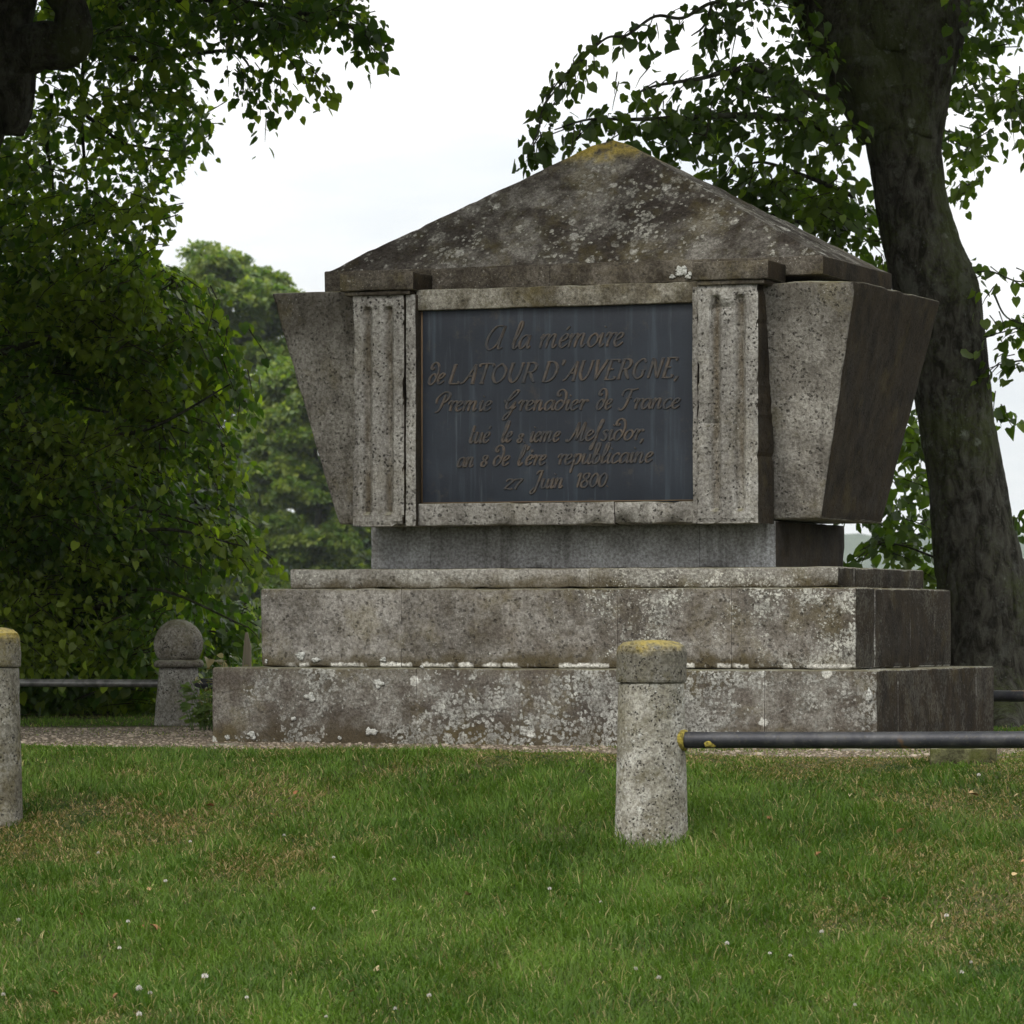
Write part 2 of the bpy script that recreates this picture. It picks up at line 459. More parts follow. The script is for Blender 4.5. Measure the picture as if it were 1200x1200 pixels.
G = .0012
def course(name, a, b, z0, z1, cuts, side_cuts, mat, depth=.42, **k):
    """a ring of blocks round the monument; cuts on the long sides, side_cuts on the short ones"""
    cu = [-a] + list(cuts) + [a]
    for i in range(len(cu) - 1):
        dz = random.uniform(-.003, .003) if 0 < i < len(cu) - 2 else 0
        block(name, box8(cu[i] + (G if i else 0), cu[i + 1] - (G if i < len(cu) - 2 else 0), -b + dz, -b + depth, z0, z1 - abs(dz)), mat, mon, jx=(i > 0, i < len(cu) - 2), **k)
    cs = [-b + depth] + list(side_cuts) + [b - depth]
    for s in (-1, 1):
        for i in range(len(cs) - 1):
            u = sorted((s * a, s * (a - depth)))
            block(name, box8(u[0], u[1], cs[i] + G, cs[i + 1] - G, z0, z1), mat, mon, jy=(1, 1), **k)
    block(name, box8(-a, 0 - G, b - depth, b, z0, z1), mat, mon, step=.12, jx=(0, 1), jy=(1, 0), **k)
    block(name, box8(G, a, b - depth, b, z0, z1), mat, mon, step=.12, jx=(1, 0), jy=(1, 0), **k)
course('lower_step_block', 2.05, 1.244, -.06, .44, (-.734, .52, 1.392), (.25,), M_step1, r=.014)
course('middle_step_block', 1.85, .992, .442, .905, (-.938, -.467, .42, 1.109), (.1,), M_step2, r=.016, depth=.38)
course('upper_step_block', 1.712, .869, .907, 1.023, (-.936, .2), (.15,), M_step3, r=.012, depth=.3)
def plain(name, b8, mat, parent):
    me = np_mesh(name, np.array(b8), np.array([[0, 1, 5, 4], [1, 3, 7, 5], [3, 2, 6, 7], [2, 0, 4, 6], [4, 5, 7, 6], [2, 3, 1, 0]]))
    return link(name, me, mat, parent)
plain('rubble_core', box8(-1.62, 1.62, -.80, .80, -.05, .435), M_core, mon)
plain('rubble_core', box8(-1.46, 1.46, -.6, .6, .436, .90), M_core, mon)
plain('rubble_core', box8(-1.40, 1.40, -.56, .56, .901, 1.018), M_core, mon)
# neck: blocks with two hairline joints in front
cu = [-1.272, -.882, .808, 1.272]
for i in range(3):
    block('neck_block', box8(cu[i] + G, cu[i + 1] - G, -.672, .672, 1.024, 1.292), M_neck, mon, r=.006, chip=.008, rough=.0015, jx=(i > 0, i < 2))

# body: an inverted truncated pyramid (the sloping wings) ...
def wedge(u0b, u1b, vb, u0t, u1t, vt, vbb, vtb, z0, z1):
    return [(u0b, vb, z0), (u1b, vb, z0), (u0b, vbb, z0), (u1b, vbb, z0), (u0t, vt, z1), (u1t, vt, z1), (u0t, vtb, z1), (u1t, vtb, z1)]
WB, WT = 1.302, 2.652
block('wing_block', wedge(-1.505, -.90, -.625, -1.836, -.90, -.875, .60, .88, WB - .006, WT + .026), M_body, mon, r=.014)
block('wing_block', wedge(.90, 1.528, -.625, .90, 1.816, -.875, .60, .88, WB, WT), M_body, mon, r=.014)
block('body_core', box8(-.897, .897, -.70, .86, WB - .005, 2.66), M_body, mon, r=.006, step=.12)

# ... with fluted pilasters standing proud of it
def pilaster(u0, u1, flutes, fz):
    v0, v1, z0, z1 = -1.0, -.705, 1.273, 2.634
    us = {u0, u1, u0 + .01, u1 - .01}
    fw = .038
    for c in flutes:
        for t in np.linspace(-1, 1, 9): us.add(c + t * fw)
    k = int((u1 - u0) / .03)
    for t in np.linspace(u0 + .01, u1 - .01, k + 1)[1:-1]:
        if all(abs(t - c) > fw + .006 for c in flutes): us.add(float(t))
    us = np.array(sorted(us))
    zs = np.concatenate([[z0, z0 + .008], np.linspace(z0 + .03, z1 - .03, 56), [z1 - .008, z1]])
    zs = np.unique(np.sort(np.concatenate([zs, [fz[0] - .02, fz[0], fz[1], fz[1] + .02]])))
    nu, nz_ = len(us), len(zs)
    V = []
    for zz in zs:
        for uu in us:
            d = 0.0
            for c in flutes:
                q = (uu - c) / fw
                if abs(q) < 1:
                    prof = (1 - q * q) ** 1.5
                    top = fz[1] + .02 - (1 - math.sqrt(max(0, 1 - q * q))) * .03
                    e = min(1, max(0, (zz - fz[0] + .02) / .02)) * min(1, max(0, (top - zz) / .018))
                    d = max(d, .030 * prof * e)
            eu = min(uu - u0, u1 - uu); ez = min(zz - z0, z1 - zz); e = min(eu, ez)
            w = Vector((uu * 1.0, zz, u0 * 5))
            nn = noise.noise(w * 11) * .003 + noise.noise(w * 34) * .0025
            ch = 0
            if e < .045: ch = max(0, noise.noise(w * 7 + Vector((4, 4, 4))) + .6 * noise.noise(w * 25) - .1) * .03 * (1 - e / .045)
            if e < .009: d += .006
            # a spalled hollow near the head of the right pilaster
            if u0 > 0:
                q = ((uu - 1.05) / .085) ** 2 + ((zz - 2.50) / .045) ** 2
                if q < 1: d += .03 * (1 - q) * (1 if zz > 2.49 else .5)
                q = ((uu - .985) / .05) ** 2 + ((zz - 1.85) / .03) ** 2
                if q < 1: d += .03 * (1 - q)
            V.append((uu + (1 if uu == u0 else -1 if uu == u1 else 0) * ch * .8, v0 + d + nn + ch, zz + (ch if zz < z0 + .02 else 0)))
    F = []
    for j in range(nz_ - 1):
        for i in range(nu - 1):
            a = j * nu + i; F.append((a, a + 1, a + 1 + nu, a + nu))
    base = len(V)
    # side walls and ends going back to v1
    ring = [j * nu for j in range(nz_)][::-1] + list(range(nu))[1:] + [j * nu + nu - 1 for j in range(1, nz_)] + [(nz_ - 1) * nu + i for i in range(nu - 2, 0, -1)]
    mid_ = []
    for r_ in ring:
        x, y, zz = V[r_]; V.append((x, v1, zz))
    m = len(ring)
    for i in range(m):
        a, b = ring[i], ring[(i + 1) % m]
        F.append((b, a, base + i, base + (i + 1) % m))
    bk = tuple(range(base, base + m))
    me = bpy.data.meshes.new('pilaster'); me.from_pydata(V, [], F); me.update()
    bm = bmesh.new(); bm.from_mesh(me); bmesh.ops.recalc_face_normals(bm, faces=bm.faces); bm.to_mesh(me); bm.free()
    return link('fluted_pilaster', me, M_pil, mon)
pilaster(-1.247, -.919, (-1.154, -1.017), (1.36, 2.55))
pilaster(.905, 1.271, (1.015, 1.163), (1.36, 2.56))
def capital(u0, u1):
    block('capital', box8(u0, u1, -1.03, -.70, 2.660, 2.768), M_cap, mon, r=.010, chip=.008, rough=.002)
    block('capital_moulding', box8(u0 + .022, u1 - .027, -1.014, -.702, 2.633, 2.658), M_cap, mon, r=.008, chip=.006)
capital(-1.317, -.846)
capital(.886, 1.342)
# frame round the plaque
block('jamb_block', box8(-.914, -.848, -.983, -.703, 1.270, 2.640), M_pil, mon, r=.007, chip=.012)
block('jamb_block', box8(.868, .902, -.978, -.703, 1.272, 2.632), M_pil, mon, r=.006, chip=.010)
block('lintel_block', box8(-.868, .898, -.94, -.703, 2.542, 2.664), M_beam, mon, r=.008, chip=.008, rough=.0022)
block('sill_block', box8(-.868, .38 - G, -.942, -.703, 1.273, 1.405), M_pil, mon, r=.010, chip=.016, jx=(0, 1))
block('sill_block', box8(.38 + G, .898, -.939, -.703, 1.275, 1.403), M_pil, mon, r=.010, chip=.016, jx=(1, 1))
# cornice band between the capitals, slab and pyramid
block('cornice_block', box8(-.856, -.10 - G, -.735, -.5, 2.676, 2.80), M_cap, mon, r=.008, jx=(0, 1))
block('cornice_block', box8(-.10 + G, .884, -.732, -.5, 2.676, 2.80), M_cap, mon, r=.008, jx=(1, 1))
block('cornice_slab', box8(-1.565, -.10 - G, -.700, .69, 2.684, 2.812), M_cap, mon, r=.010, rough=.0025, chip=.008, jx=(0, 1))
block('cornice_slab', box8(-.10 + G, 1.565, -.700, .69, 2.702, 2.812), M_cap, mon, r=.010, rough=.0025, chip=.008, jx=(1, 0))
def pyramid():
    a, b, z0, z1 = 1.562, .69, 2.806, 3.63
    ap = np.array([.03, 0, z1])
    C = [np.array(p) for p in ((-a, -b, z0), (a, -b, z0), (a, b, z0), (-a, b, z0))]
    n = 40
    V = []; F = []; key = {}
    def vid(p):
        k = tuple(np.round(p, 5))
        if k not in key: key[k] = len(V); V.append(p)
        return key[k]
    for s in range(4):
        A, B = C[s], C[(s + 1) % 4]
        rows = []
        for i in range(n + 1):
            t = i / n
            m = max(1, int(round((n * 1.6) * (1 - t))))
            rows.append([vid((A + (B - A) * j / m) * (1 - t) + ap * t) if t < 1 else vid(ap) for j in range(m + 1)])
        for i in range(n):
            lo, hi = rows[i], rows[i + 1]
            x = y = 0
            while x < len(lo) - 1 or y < len(hi) - 1:
                if y == len(hi) - 1 or (x < len(lo) - 1 and (x + 1) / (len(lo) - 1) <= (y + 1) / (len(hi) - 1 + 1e-9)):
                    F.append((lo[x], lo[x + 1], hi[y])); x += 1
                else:
                    F.append((lo[x], hi[y + 1], hi[y])); y += 1
    F.append((vid(C[3]), vid(C[2]), vid(C[1]), vid(C[0])))
    V2 = []
    for p in V:
        w = Vector(p); q = np.array(p, float)
        t = (q[2] - z0) / (z1 - z0)
        if t > .0001:
            d = noise.noise(w * 5) * .010 + noise.noise(w * 17) * .007 + noise.noise(w * 45) * .004
            q = q + np.array([q[0] * .15, q[1] * .6, .7]) * d
        if t > .93: q[2] -= (t - .93) * .28      # blunt, worn tip
        # worn hips
        V2.append(q)
    me = bpy.data.meshes.new('pyramid'); me.from_pydata([tuple(p) for p in V2], [], F); me.update()
    return link('pyramid_roof', me, M_roof, mon)
pyramid()

# ------------------------------------------------------------------ plaque and its raised lettering
def plaque_material():
    n = N('painted iron plaque'); P = n.coords(mon)
    a = n.noise(P, 3, 5); f = n.noise(P, 60, 5, .65)
    stv = n.noise(n.mapping(P, scale=(14, 1, .8)), 1.0, 4, .6)
    c = n.mix(n.step(a, .35, .65), (.014, .018, .027), (.020, .026, .037))
    dr_ = n.noise(n.mapping(P, loc=(3, 0, 0), scale=(22, 1, 1.1)), 1.0, 5, .65)
    c = n.mix(n.mul(n.step(stv, .50, .72), .5), c, (.060, .078, .098))
    c = n.mix(n.mul(n.step(dr_, .56, .72), .35), c, (.13, .15, .17))
    c = n.mix(n.mul(n.step(n.noise(P, 7, 8, .75), .56, .68), .4), c, (.075, .06, .045))
    c = n.mix(n.mul(n.step(f, .55, .75), .3), c, (.05, .045, .04))
    return n.end(n.bsdf(c, n.step(f, .3, .7, .42, .62), n.bump(n.add(f, n.mul(a, .5)), .25, .004), spec=.35))
def letter_material():
    n = N('tarnished gilt letter'); P = n.coords(mon)
    a = n.noise(P, 9, 5, .6); f = n.noise(P, 90, 4, .6)
    c = n.mix(n.step(a, .38, .66), (.062, .053, .046), (.100, .076, .058))
    c = n.mix(n.mul(n.step(n.noise(P, 26, 5, .7), .46, .58), .7), c, (.032, .036, .044))
    return n.end(n.bsdf(c, .5, n.bump(f, .3, .002), spec=.4))
M_plq = plaque_material(); M_let = letter_material()
PV = -.900
plq = block('plaque', box8(-.875, .895, PV, PV + .03, 1.399, 2.548), M_plq, mon, r=.003, chip=0, rough=.0008, step=.15,
            label='dark blue-grey metal plaque with raised script lettering')
# rust stained bedding round the plaque
n_ = N('rusty bedding'); 
M_rust = n_.end(n_.bsdf(n_.mix(n_.noise(n_.coords(mon), 12, 4), (.11, .06, .025), (.16, .12, .08)), .9))
plain('plaque_edge_strip', box8(-.8475, -.838, -.908, -.897, 1.408, 2.540), M_rust, mon)
plain('plaque_edge_strip', box8(-.837, .867, -.908, -.897, 1.4065, 1.4125), M_rust, mon)

# stroke glyphs: x-height 1, upright; slant added later. (width, [strokes])
GL = {
 'a': (1.0, [[(.8,.8),(.5,1),(.15,.75),(.08,.3),(.3,.0),(.6,.25),(.8,.8),(.82,1)],[(.82,1),(.78,.35),(.88,.02),(1.05,.2)]]),
 'b': (.9, [[(.0,.3),(.3,1.0),(.42,1.9),(.2,2.0),(.12,1.2),(.1,.3),(.35,.0),(.7,.3),(.65,.85),(.35,.95)]]),
 'c': (.8, [[(.7,.8),(.5,1),(.15,.75),(.08,.3),(.35,.0),(.8,.3)]]),
 'd': (1.0, [[(.72,.75),(.45,1),(.12,.7),(.1,.25),(.38,.0),(.72,.35),(.86,1.1),(.72,1.75),(.35,2.05),(.02,1.85),(.0,1.5),(.2,1.4),(.3,1.6)]]),
 'e': (.75, [[(.08,.45),(.45,.6),(.6,.85),(.4,1.0),(.12,.7),(.1,.25),(.35,.0),(.75,.3)]]),
 'é': (.75, [[(.08,.45),(.45,.6),(.6,.85),(.4,1.0),(.12,.7),(.1,.25),(.35,.0),(.75,.3)],[(.35,1.3),(.55,1.55)]]),
 'è': (.75, [[(.08,.45),(.45,.6),(.6,.85),(.4,1.0),(.12,.7),(.1,.25),(.35,.0),(.75,.3)],[(.3,1.55),(.5,1.3)]]),
 'i': (.5, [[(.0,.65),(.2,1.0),(.16,.3),(.3,.0),(.5,.25)],[(.24,1.42),(.27,1.5)]]),
 'l': (.55, [[(.0,.3),(.35,1.1),(.45,1.85),(.28,2.0),(.16,1.4),(.12,.3),(.28,.0),(.55,.3)]]),
 'm': (1.55, [[(.0,.7),(.15,1.0),(.14,.5),(.12,.0)],[(.13,.5),(.35,.92),(.55,1.0),(.62,.8),(.6,.0)],[(.61,.5),(.85,.92),(1.03,1.0),(1.1,.8),(1.08,.25),(1.2,.0),(1.4,.25)]]),
 'n': (1.05, [[(.0,.7),(.15,1.0),(.14,.5),(.12,.0)],[(.13,.5),(.35,.92),(.55,1.0),(.64,.8),(.62,.25),(.74,.0),(.95,.25)]]),
 'o': (.85, [[(.45,1),(.15,.75),(.08,.3),(.35,.0),(.68,.25),(.75,.7),(.45,1)]]),
 'p': (.95, [[(.05,.7),(.22,1.0),(.2,.2),(.14,-.85)],[(.2,.55),(.42,.95),(.68,.95),(.78,.55),(.6,.08),(.35,.02),(.22,.2)]]),
 'r': (.75, [[(.0,.7),(.18,1.02),(.36,.85),(.3,.3),(.32,.0)],[(.34,.5),(.5,.92),(.72,.98),(.8,.82)]]),
 's': (.7, [[(.6,.85),(.4,1.0),(.18,.8),(.5,.4),(.42,.02),(.05,.12)]]),
 'ſ': (.7, [[(.0,.3),(.35,1.0),(.55,1.8),(.42,1.95),(.3,1.2),(.25,.0),(.15,-.75),(.0,-.8),(.05,-.4),(.4,.1)]]),
 't': (.6, [[(.2,1.65),(.16,.9),(.14,.25),(.3,.0),(.55,.25)],[(.0,1.02),(.45,1.08)]]),
 'u': (1.05, [[(.0,.7),(.16,1.0),(.13,.3),(.3,.0),(.55,.2),(.75,.6)],[(.76,1.0),(.73,.3),(.85,.0),(1.05,.25)]]),
 "'": (.3, [[(.18,1.95),(.2,1.7),(.1,1.5)]]),
 ',': (.35, [[(.15,.12),(.2,-.05),(.08,-.3)]]),
 '.': (.3, [[(.13,.0),(.17,.06)]]),
 'A': (1.35, [[(.95,1.75),(.5,1.7),(.15,1.1),(.1,.4),(.4,.0),(.8,.3),(1.05,1.2),(1.12,1.75)],[(1.12,1.75),(1.0,.5),(1.05,.05),(1.3,.15)]]),
 'P': (1.25, [[(.75,1.65),(.6,.6),(.4,.0),(.1,-.12)],[(.0,.75),(.0,1.3),(.5,1.85),(1.0,1.85),(1.15,1.4),(.9,.95),(.62,.85)]]),
 'G': (1.4, [[(.0,1.1),(.1,.85),(.5,1.1),(1.0,1.7),(1.0,2.05),(.7,1.9),(.35,1.2),(.25,.5),(.5,.15),(.85,.5),(1.0,.95)],[(1.0,.95),(.85,.0),(.6,-.75),(.3,-.9),(.35,-.5),(.8,.0),(1.2,.45)]]),
 'F': (1.35, [[(.1,1.3),(.15,1.75),(.5,1.95),(.95,1.9),(1.45,2.0)],[(.85,1.85),(.75,1.0),(.6,.2),(.3,-.1),(.0,.1)],[(.5,1.05),(1.05,1.1)]]),
 'M': (1.7, [[(.0,.2),(.05,-.02),(.3,.1),(.6,.9),(.75,1.8)],[(.75,1.8),(.85,.1)],[(.85,.1),(1.15,1.0),(1.35,1.8)],[(1.35,1.8),(1.3,.3),(1.42,.0),(1.65,.2)]]),
 'J': (.95, [[(.15,1.5),(.4,1.8),(.85,1.85)],[(.7,1.82),(.6,.9),(.45,-.2),(.15,-.55),(.0,-.3),(.35,.1)]]),
 '2': (.8, [[(.08,1.05),(.2,1.3),(.5,1.35),(.65,1.05),(.4,.6),(.05,.05)],[(.05,.05),(.35,.1),(.7,.0),(.78,.15)]]),
 '7': (.8, [[(.05,1.15),(.1,1.3),(.7,1.3),(.4,.6),(.3,.0)]]),
 '8': (.8, [[(.4,.75),(.12,.98),(.2,1.3),(.5,1.35),(.62,1.05),(.4,.75),(.08,.4),(.2,.03),(.5,.0),(.68,.35),(.4,.75)]]),
 '1': (.5, [[(.05,1.05),(.3,1.35),(.28,.0)]]),
 '0': (.8, [[(.4,1.35),(.12,1.0),(.1,.35),(.38,.0),(.65,.35),(.67,1.0),(.4,1.35)]]),
}
ROM = {   # roman capitals, height 1
 'L': (.62, [[(.15,1),(.12,.5),(.1,.0)],[(.1,.0),(.35,.01),(.6,.0)],[(.05,1),(.28,1)],[(.6,0),(.62,.12)]]),
 'A': (.78, [[(.0,.0),(.2,.12),(.45,.6),(.62,1)],[(.62,1),(.66,.5),(.68,.0)],[(.3,.38),(.66,.38)],[(.58,.0),(.8,.0)]]),
 'T': (.7, [[(.36,1),(.34,.5),(.32,.0)],[(.0,.86),(.04,1),(.7,1),(.72,.86)],[(.2,.0),(.46,.0)]]),
 'O': (.8, [[(.4,1),(.1,.75),(.08,.3),(.35,.0),(.68,.25),(.72,.7),(.4,1)]]),
 'U': (.78, [[(.12,1),(.1,.35),(.35,.0),(.62,.3),(.7,1)],[(.02,1),(.25,1)],[(.6,1),(.8,1)]]),
 'R': (.75, [[(.15,1),(.12,.5),(.1,.0)],[(.02,1),(.45,1),(.62,.8),(.5,.55),(.14,.5)],[(.35,.5),(.55,.15),(.72,.0)],[(.0,.0),(.22,.0)]]),
 'D': (.82, [[(.15,1),(.12,.5),(.1,.0)],[(.02,1),(.45,1),(.74,.72),(.7,.25),(.4,.0),(.02,.0)]]),
 'V': (.7, [[(.1,1),(.18,.5),(.25,.0)],[(.25,.0),(.5,.55),(.72,1)],[(.0,1),(.22,1)],[(.62,1),(.8,1)]]),
 'E': (.68, [[(.15,1),(.12,.5),(.1,.0)],[(.02,1),(.6,1),(.62,.86)],[(.13,.52),(.42,.52)],[(.0,.0),(.55,.0),(.6,.15)]]),
 'G': (.82, [[(.68,.82),(.45,1),(.12,.75),(.08,.3),(.35,.0),(.62,.12),(.64,.4)],[(.5,.42),(.76,.42)]]),
 'N': (.85, [[(.12,.0),(.15,.5),(.18,1)],[(.18,1),(.42,.5),(.66,.0)],[(.66,.0),(.7,.5),(.72,1)],[(.04,1),(.2,1)],[(.62,1),(.82,1)]]),
 "'": (.25, [[(.12,1.1),(.14,.95),(.08,.82)]]),
 ',': (.3, [[(.12,.06),(.14,-.04),(.04,-.2)]]),
}
def smooth(pts, per=5):
    if len(pts) < 3:
        a, b = pts
        return [(a[0] + (b[0] - a[0]) * t / 3, a[1] + (b[1] - a[1]) * t / 3) for t in range(4)]
    P = [pts[0]] + list(pts) + [pts[-1]]
    out = []
    for i in range(1, len(P) - 2):
        for k in range(per):
            t = k / per; q = []
            for d in (0, 1):
                p0, p1, p2, p3 = P[i - 1][d], P[i][d], P[i + 1][d], P[i + 2][d]
                q.append(.5 * (2 * p1 + (p2 - p0) * t + (2 * p0 - 5 * p1 + 4 * p2 - p3) * t * t + (3 * p1 - p0 - 3 * p2 + p3) * t ** 3))
            out.append(tuple(q))
    out.append(pts[-1])
    return out
def letter_mesh(strokes, sx, sy, slant, wd):
    V, F = [], []
    for st in strokes:
        pts = [Vector((x * sx + y * sy * slant, y * sy)) for x, y in smooth(st)]
        n = len(pts); b = len(V)
        for i, p in enumerate(pts):
            t = (pts[min(i + 1, n - 1)] - pts[max(i - 1, 0)])
            if t.length < 1e-9: t = Vector((1, 0))
            t.normalize(); nn = Vector((-t.y, t.x))
            w = wd * (.55 + .75 * min(1, abs(t.y) ** 2 * (1.0 if t.y < 0 or len(st) < 4 else .75)))
            if i in (0, n - 1): w *= .7
            hh = .0085
            for s, y in ((-.5, 0), (-.26, -hh), (.26, -hh), (.5, 0)):
                q = p + nn * (s * w * 1.25)
                V.append((q.x, y, q.y))
        for i in range(n - 1):
            for k in range(3):
                a = b + i * 4 + k; F.append((a, a + 1, a + 5, a + 4))
        for e in (b, b + (n - 1) * 4): F.append((e, e + 1, e + 2, e + 3))
    me = bpy.data.meshes.new('letter'); me.from_pydata(V, [], F)
    bm = bmesh.new(); bm.from_mesh(me); bmesh.ops.recalc_face_normals(bm, faces=bm.faces); bm.to_mesh(me); bm.free()
    return me
def word(txt, x0, x1, y0, y1, xh, rom=False, wd=.0135):
    """write txt from photo column x0 to x1, baselines y0/y1, x-height (or cap height) xh pixels"""
    tab = ROM if rom else GL
    u0, z0 = inv(x0, y0, PV); u1, z1 = inv(x1, y1, PV)
    sy = xh / 197.0
    slant = .30
    tot = sum(tab[c][0] for c in txt) + (.12 * (len(txt) - 1) if rom else 0)
    top = 1.0 if rom else (1.8 if txt[-1] in 'ld' else 1.0)
    sx = (u1 - u0 - sy * slant * top * .7) / tot
    x = u0
    for c in txt:
        w, strokes = tab[c]
        me = letter_mesh(strokes, sx, sy, slant, wd)
        o = link('letter', me, M_let, plq)
        f = (x - u0) / max(1e-6, u1 - u0)
        o.location = (x, PV + .0006, z0 + (z1 - z0) * f)
        x += (w + (.12 if rom else 0)) * sx
LINES = [('A', 567, 592, 410, 409.5, 15.5), ('la', 599, 623, 409, 408, 15.5), ('mémoire', 631, 732, 408, 405.5, 15.5),
         ('de', 501, 522, 451, 449.5, 12.5),
         ('Premie', 509, 577, 482, 481.5, 11.5), ('Grenadier', 589, 688, 481.5, 480.5, 11.5), ('de', 698, 718, 480, 479.5, 11.5), ('France', 724, 798, 479.5, 478.5, 11.5),
         ('tué', 549, 575, 519.5, 519, 12.5), ('le', 587, 601, 518.5, 518, 12), ('8', 606, 613, 518.5, 518.5, 7), ('.', 614, 616.5, 518.5, 518.5, 8), ('ieme', 620, 657, 518, 517.5, 11.5), ('Meſsidor,', 664, 757, 517, 515.5, 12),
         ('an', 535, 557, 547.5, 547, 11), ('8', 563, 572, 546.5, 546.3, 9), ('de', 577, 598, 546, 545.5, 11.5), ("l'ère", 606, 641, 545.5, 545, 11.5), ('republicaine', 652, 766, 544.5, 541.5, 11.5),
         ('27', 590, 612, 573.5, 573, 8.5), ('Juin', 623, 662, 572.5, 571.5, 11), ('1800.', 673, 716, 571, 570, 11.5)]
for t in LINES: word(*t)
word('LATOUR', 525, 631, 450, 447.5, 22, rom=True, wd=.0150)
word("D'AUVERGNE,", 635, 801, 447, 441.5, 22, rom=True, wd=.0150)

# ------------------------------------------------------------------ bollards and rails
def lathe(profile, n=40, bump_=.0025, seed=0, tilt=0):
    V = []; F = []
    for i, (r, z) in enumerate(profile):
        for k in range(n):
            a = 2 * math.pi * k / n
            w = Vector((math.cos(a) * r * 1.0, math.sin(a) * r, z)) + Vector((seed, seed * .7, 0))
            d = (noise.noise(w * 9) + .6 * noise.noise(w * 30)) * bump_ - max(0, noise.noise(w * 7 + Vector((3, 3, 3))) - .25) * .02
            rr = max(.0005, r + d * min(1, r / .05))
            V.append((math.cos(a) * rr, math.sin(a) * rr, z + d * .5))
    for i in range(len(profile) - 1):
        for k in range(n):
            a = i * n + k; b = i * n + (k + 1) % n
            F.append((a, b, b + n, a + n))
    F.append(tuple(range(len(V) - n, len(V))))
    return V, F
def prof(pts, step=.025):
    out = [pts[0]]
    for a, b in zip(pts, pts[1:]):
        k = max(1, int(math.hypot(b[0] - a[0], b[1] - a[1]) / step))
        for i in range(1, k + 1): out.append((a[0] + (b[0] - a[0]) * i / k, a[1] + (b[1] - a[1]) * i / k))
    return out
def py_mesh(name, V, F, smooth_=True):
    me = bpy.data.meshes.new(name); me.from_pydata([tuple(v) for v in V], [], F); me.update()
    if smooth_: me.polygons.foreach_set('use_smooth', [True] * len(F))
    return me
def mat_bollard(name, ref, light, dark, cap_yellow, seed, lamt=.35, ymoss=.3, stain_amt=.25):
    return stone(name, ref, light=light, dark=dark, stain_amt=stain_amt, moss=(.12, .10, .035), moss_amt=ymoss, lich=(.52, .52, .48),
                 lich_amt=lamt, lich_scale=17, pits=.95, pit_scale=58, grain=.8, algae=False, yellow_top=cap_yellow, seed=seed)
def drum_bollard(x, y, top, label, seed, light, dark, lamt, ymoss, stain_amt=.25):
    g = hg(x, y) - .03
    H = top - g
    e = empty('stone_bollard', (x, y, g), random.uniform(0, 6), label=label, cat='bollard', group='stone bollards round the monument')
    mcap = mat_bollard('bollard cap stone', e, tuple(.62 * c for c in light), tuple(.7 * c for c in dark), H - .095, seed, .3, .75, .3)
    mshaft = mat_bollard('bollard shaft stone', e, light, dark, 0, seed + 3, lamt, ymoss, stain_amt)
    zc = H - .205
    V, F = lathe(prof([(.178, -.05), (.177, 0), (.158, zc - .004), (.150, zc)]), seed=seed)
    link('shaft', py_mesh('shaft', V, F, False), mshaft, e)
    V, F = lathe(prof([(.150, zc + .001), (.165, zc + .004), (.168, zc + .015), (.168, H - .052), (.160, H - .03), (.135, H - .012), (.10, H - .004), (.05, H), (.004, H)], .014), seed=seed + 1, bump_=.003)
    link('cap', py_mesh('cap', V, F, False), mcap, e)
    return e
M_iron_n = N('weathered iron'); _P = M_iron_n.new('ShaderNodeNewGeometry').outputs['Position']
_f = M_iron_n.noise(_P, 60, 5, .7); _m = M_iron_n.noise(_P, 8, 5, .6)
_c = M_iron_n.mix(M_iron_n.step(_m, .4, .65), (.028, .029, .036), (.055, .055, .060))
_c = M_iron_n.mix(M_iron_n.mul(M_iron_n.step(_f, .52, .7), .55), _c, (.12, .11, .09))
_c = M_iron_n.mix(M_iron_n.step(M_iron_n.noise(_P, 3.1, 3), .66, .68), _c, (.16, .09, .04))
M_iron = M_iron_n.end(M_iron_n.bsdf(_c, M_iron_n.step(_f, .3, .7, .3, .6), M_iron_n.bump(_f, .3, .004), metal=.35, spec=.5))
M_moss_n = N('yellow lichen crust'); _g = M_moss_n.new('ShaderNodeNewGeometry').outputs['Position']
M_lich = M_moss_n.end(M_moss_n.bsdf(M_moss_n.mix(M_moss_n.step(M_moss_n.noise(_g, 60, 4), .4, .6), (.16, .13, .03), (.34, .27, .05)), .95, M_moss_n.bump(M_moss_n.noise(_g, 80, 4), .8, .01)))
_b = N('iron with painted sheen'); _bp = _b.new('ShaderNodeNewGeometry').outputs['Position']
M_sheen_iron = _b.end(_b.bsdf(_b.mix(_b.step(_b.noise(_bp, 12, 5), .4, .6), (.16, .155, .15), (.30, .29, .28)), .35, metal=.6, spec=.5))  # lighter grey stands in for the sky reflected along the rail
